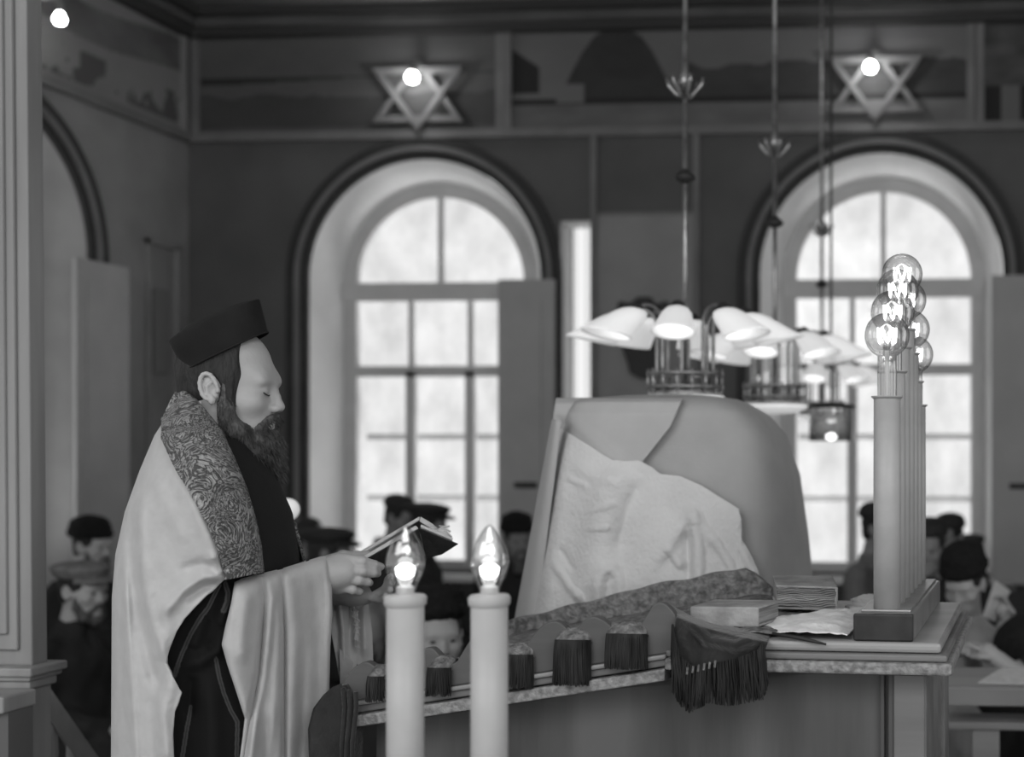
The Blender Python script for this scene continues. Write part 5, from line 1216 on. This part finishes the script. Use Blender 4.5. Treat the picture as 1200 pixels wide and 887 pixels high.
seated(1206, 772, 4.8, -2.5, 'man in black cap bent over a paper at the right edge', hat='round', hatm='fur', coat='coatd', skin='skin', pitch=.75, closed=True, arms={'l': [(.10, .24, -.08), (.20, .10, .02)], 'r': [(.08, -.24, -.10), (.20, -.08, .01)]})
nm = ['under the man in the light flat cap', 'under the man between the foreground candles', 'under the bent man at the right edge']
for (c, zs, yw), l in zip(BN, nm): bench(c[0], c[1], zs-.012, yw, .60, 'plain wooden bench '+l, 'plain benches under the congregation')
# paper held up by the pale-coated man
c = [np.array(W(*q)) for q in ((1152, 722, 5.1), (1166, 680, 5.1), (1184, 692, 5.2), (1166, 728, 5.2))]
o = mk('paper_sheet', c, [(0, 1, 2, 3)], M['page']); solid(o, .004); tag(o, 'pale folded sheet held up behind the desk corner', 'paper')
# wall-side reading table at the right edge
ta, tb = np.array(W(1138, 808, 4.05)), np.array(W(1150, 812, 3.85)); zt2 = float(W(1170, 808, 4.05)[2]); xL2 = float(W(1139, 810, 3.9)[0])
tb_ = thing('reading_table', 'light wooden sloped reading table with a shelf at the right edge', 'table', (xL2+.5, 4.3, 0))
def tb2(name, x0, x1, y0, y1, z0, z1, m='benchw', dz_=0):
    b = MB(); b.hexa([(x0, y0, z0), (x1, y0, z0), (x1, y1, z0+dz_), (x0, y1, z0+dz_), (x0, y0, z1), (x1, y0, z1), (x1, y1, z1+dz_), (x0, y1, z1+dz_)]); o = b.build(name, M[m], tb_); bevel(o, .005)
tb2('table_top', xL2-.10, xL2+1.0, 4.08, 4.28, zt2-.06, zt2, dz_=.03)
tb2('shelf', xL2-.10, xL2+1.0, 4.12, 4.27, zt2-.145, zt2-.12)
for xx_ in (xL2+.0, xL2+.9): tb2('leg', xx_, xx_+.09, 4.13, 4.17, 0, zt2-.145)
for xx_ in (xL2+.0, xL2+.9): tb2('leg', xx_, xx_+.09, 4.22, 4.26, 0, zt2-.145)
c = [(xL2+.02, 4.11, zt2+.009), (xL2+.26, 4.10, zt2+.008), (xL2+.28, 4.26, zt2+.032), (xL2+.10, 4.26, zt2+.032)]
o = mk('paper_sheet', c, [(0, 1, 2, 3)], M['page']); solid(o, .004); tag(o, 'white paper lying on the light reading table at the right edge', 'paper')
SKY = 1.0; EXPO = 0.0
# ================================================================ CAMERA + LIGHT
cam = bpy.data.cameras.new('camera'); co = bpy.data.objects.new('camera', cam); COL.objects.link(co)
co.location = (0, 0, EYE); co.rotation_euler = (pi/2, 0, YAW)
cam.sensor_width = 36; cam.lens = 36*FL/1200; cam.shift_x = (600-PX0)/1200; cam.shift_y = (PY0-443.5)/1200
cam.clip_start = .05; cam.dof.use_dof = True; cam.dof.focus_distance = 2.62; cam.dof.aperture_fstop = 2.2
S.camera = co
w = bpy.data.worlds.new('overcast_sky'); S.world = w; w.use_nodes = True
bg = w.node_tree.nodes['Background']; bg.inputs[0].default_value = (1, 1, 1, 1); bg.inputs[1].default_value = SKY
def area(name, loc, to, sx, sy, e):
    l = bpy.data.lights.new(name, 'AREA'); l.shape = 'RECTANGLE'; l.size = sx; l.size_y = sy; l.energy = e
    o = bpy.data.objects.new(name, l); COL.objects.link(o); o.location = loc
    o.rotation_euler = (Vector(to)-Vector(loc)).to_track_quat('-Z', 'Y').to_euler(); return o
# soft lamps added behind the camera to brighten the room, for unseen windows
area('fill_rear_left', (-2.6, -1.3, 4.2), (-1.0, 4, 1.6), 2.6, 2.0, 56)
area('fill_rear_right', (2.3, -1.3, 4.2), (0, 4, 1.6), 2.0, 2.0, 62)
# lamps added low outside to brighten the window reveals, as if by snow
for n_, x_ in (('reveal_fill_left', xc1), ('reveal_fill_right', xc2)): area(n_, (x_, YB+1.1, .55), (x_, YB+.1, 3.1), 2.2, .8, 60)
area('reveal_fill_side', (XL-1.1, YLW, .55), (XL-.1, YLW, 3.1), 2.2, .8, 60)
S.view_settings.view_transform = 'Standard'; S.view_settings.look = 'None'; S.view_settings.gamma = 1; S.view_settings.exposure = EXPO
S.view_settings.use_curve_mapping = False
S.cycles.use_denoising = True
try: S.cycles.denoiser = 'OPENIMAGEDENOISE'
except Exception: pass
S.cycles.max_bounces = 6; S.cycles.transparent_max_bounces = 24; S.cycles.diffuse_bounces = 4
S.cycles.sample_clamp_indirect = 6
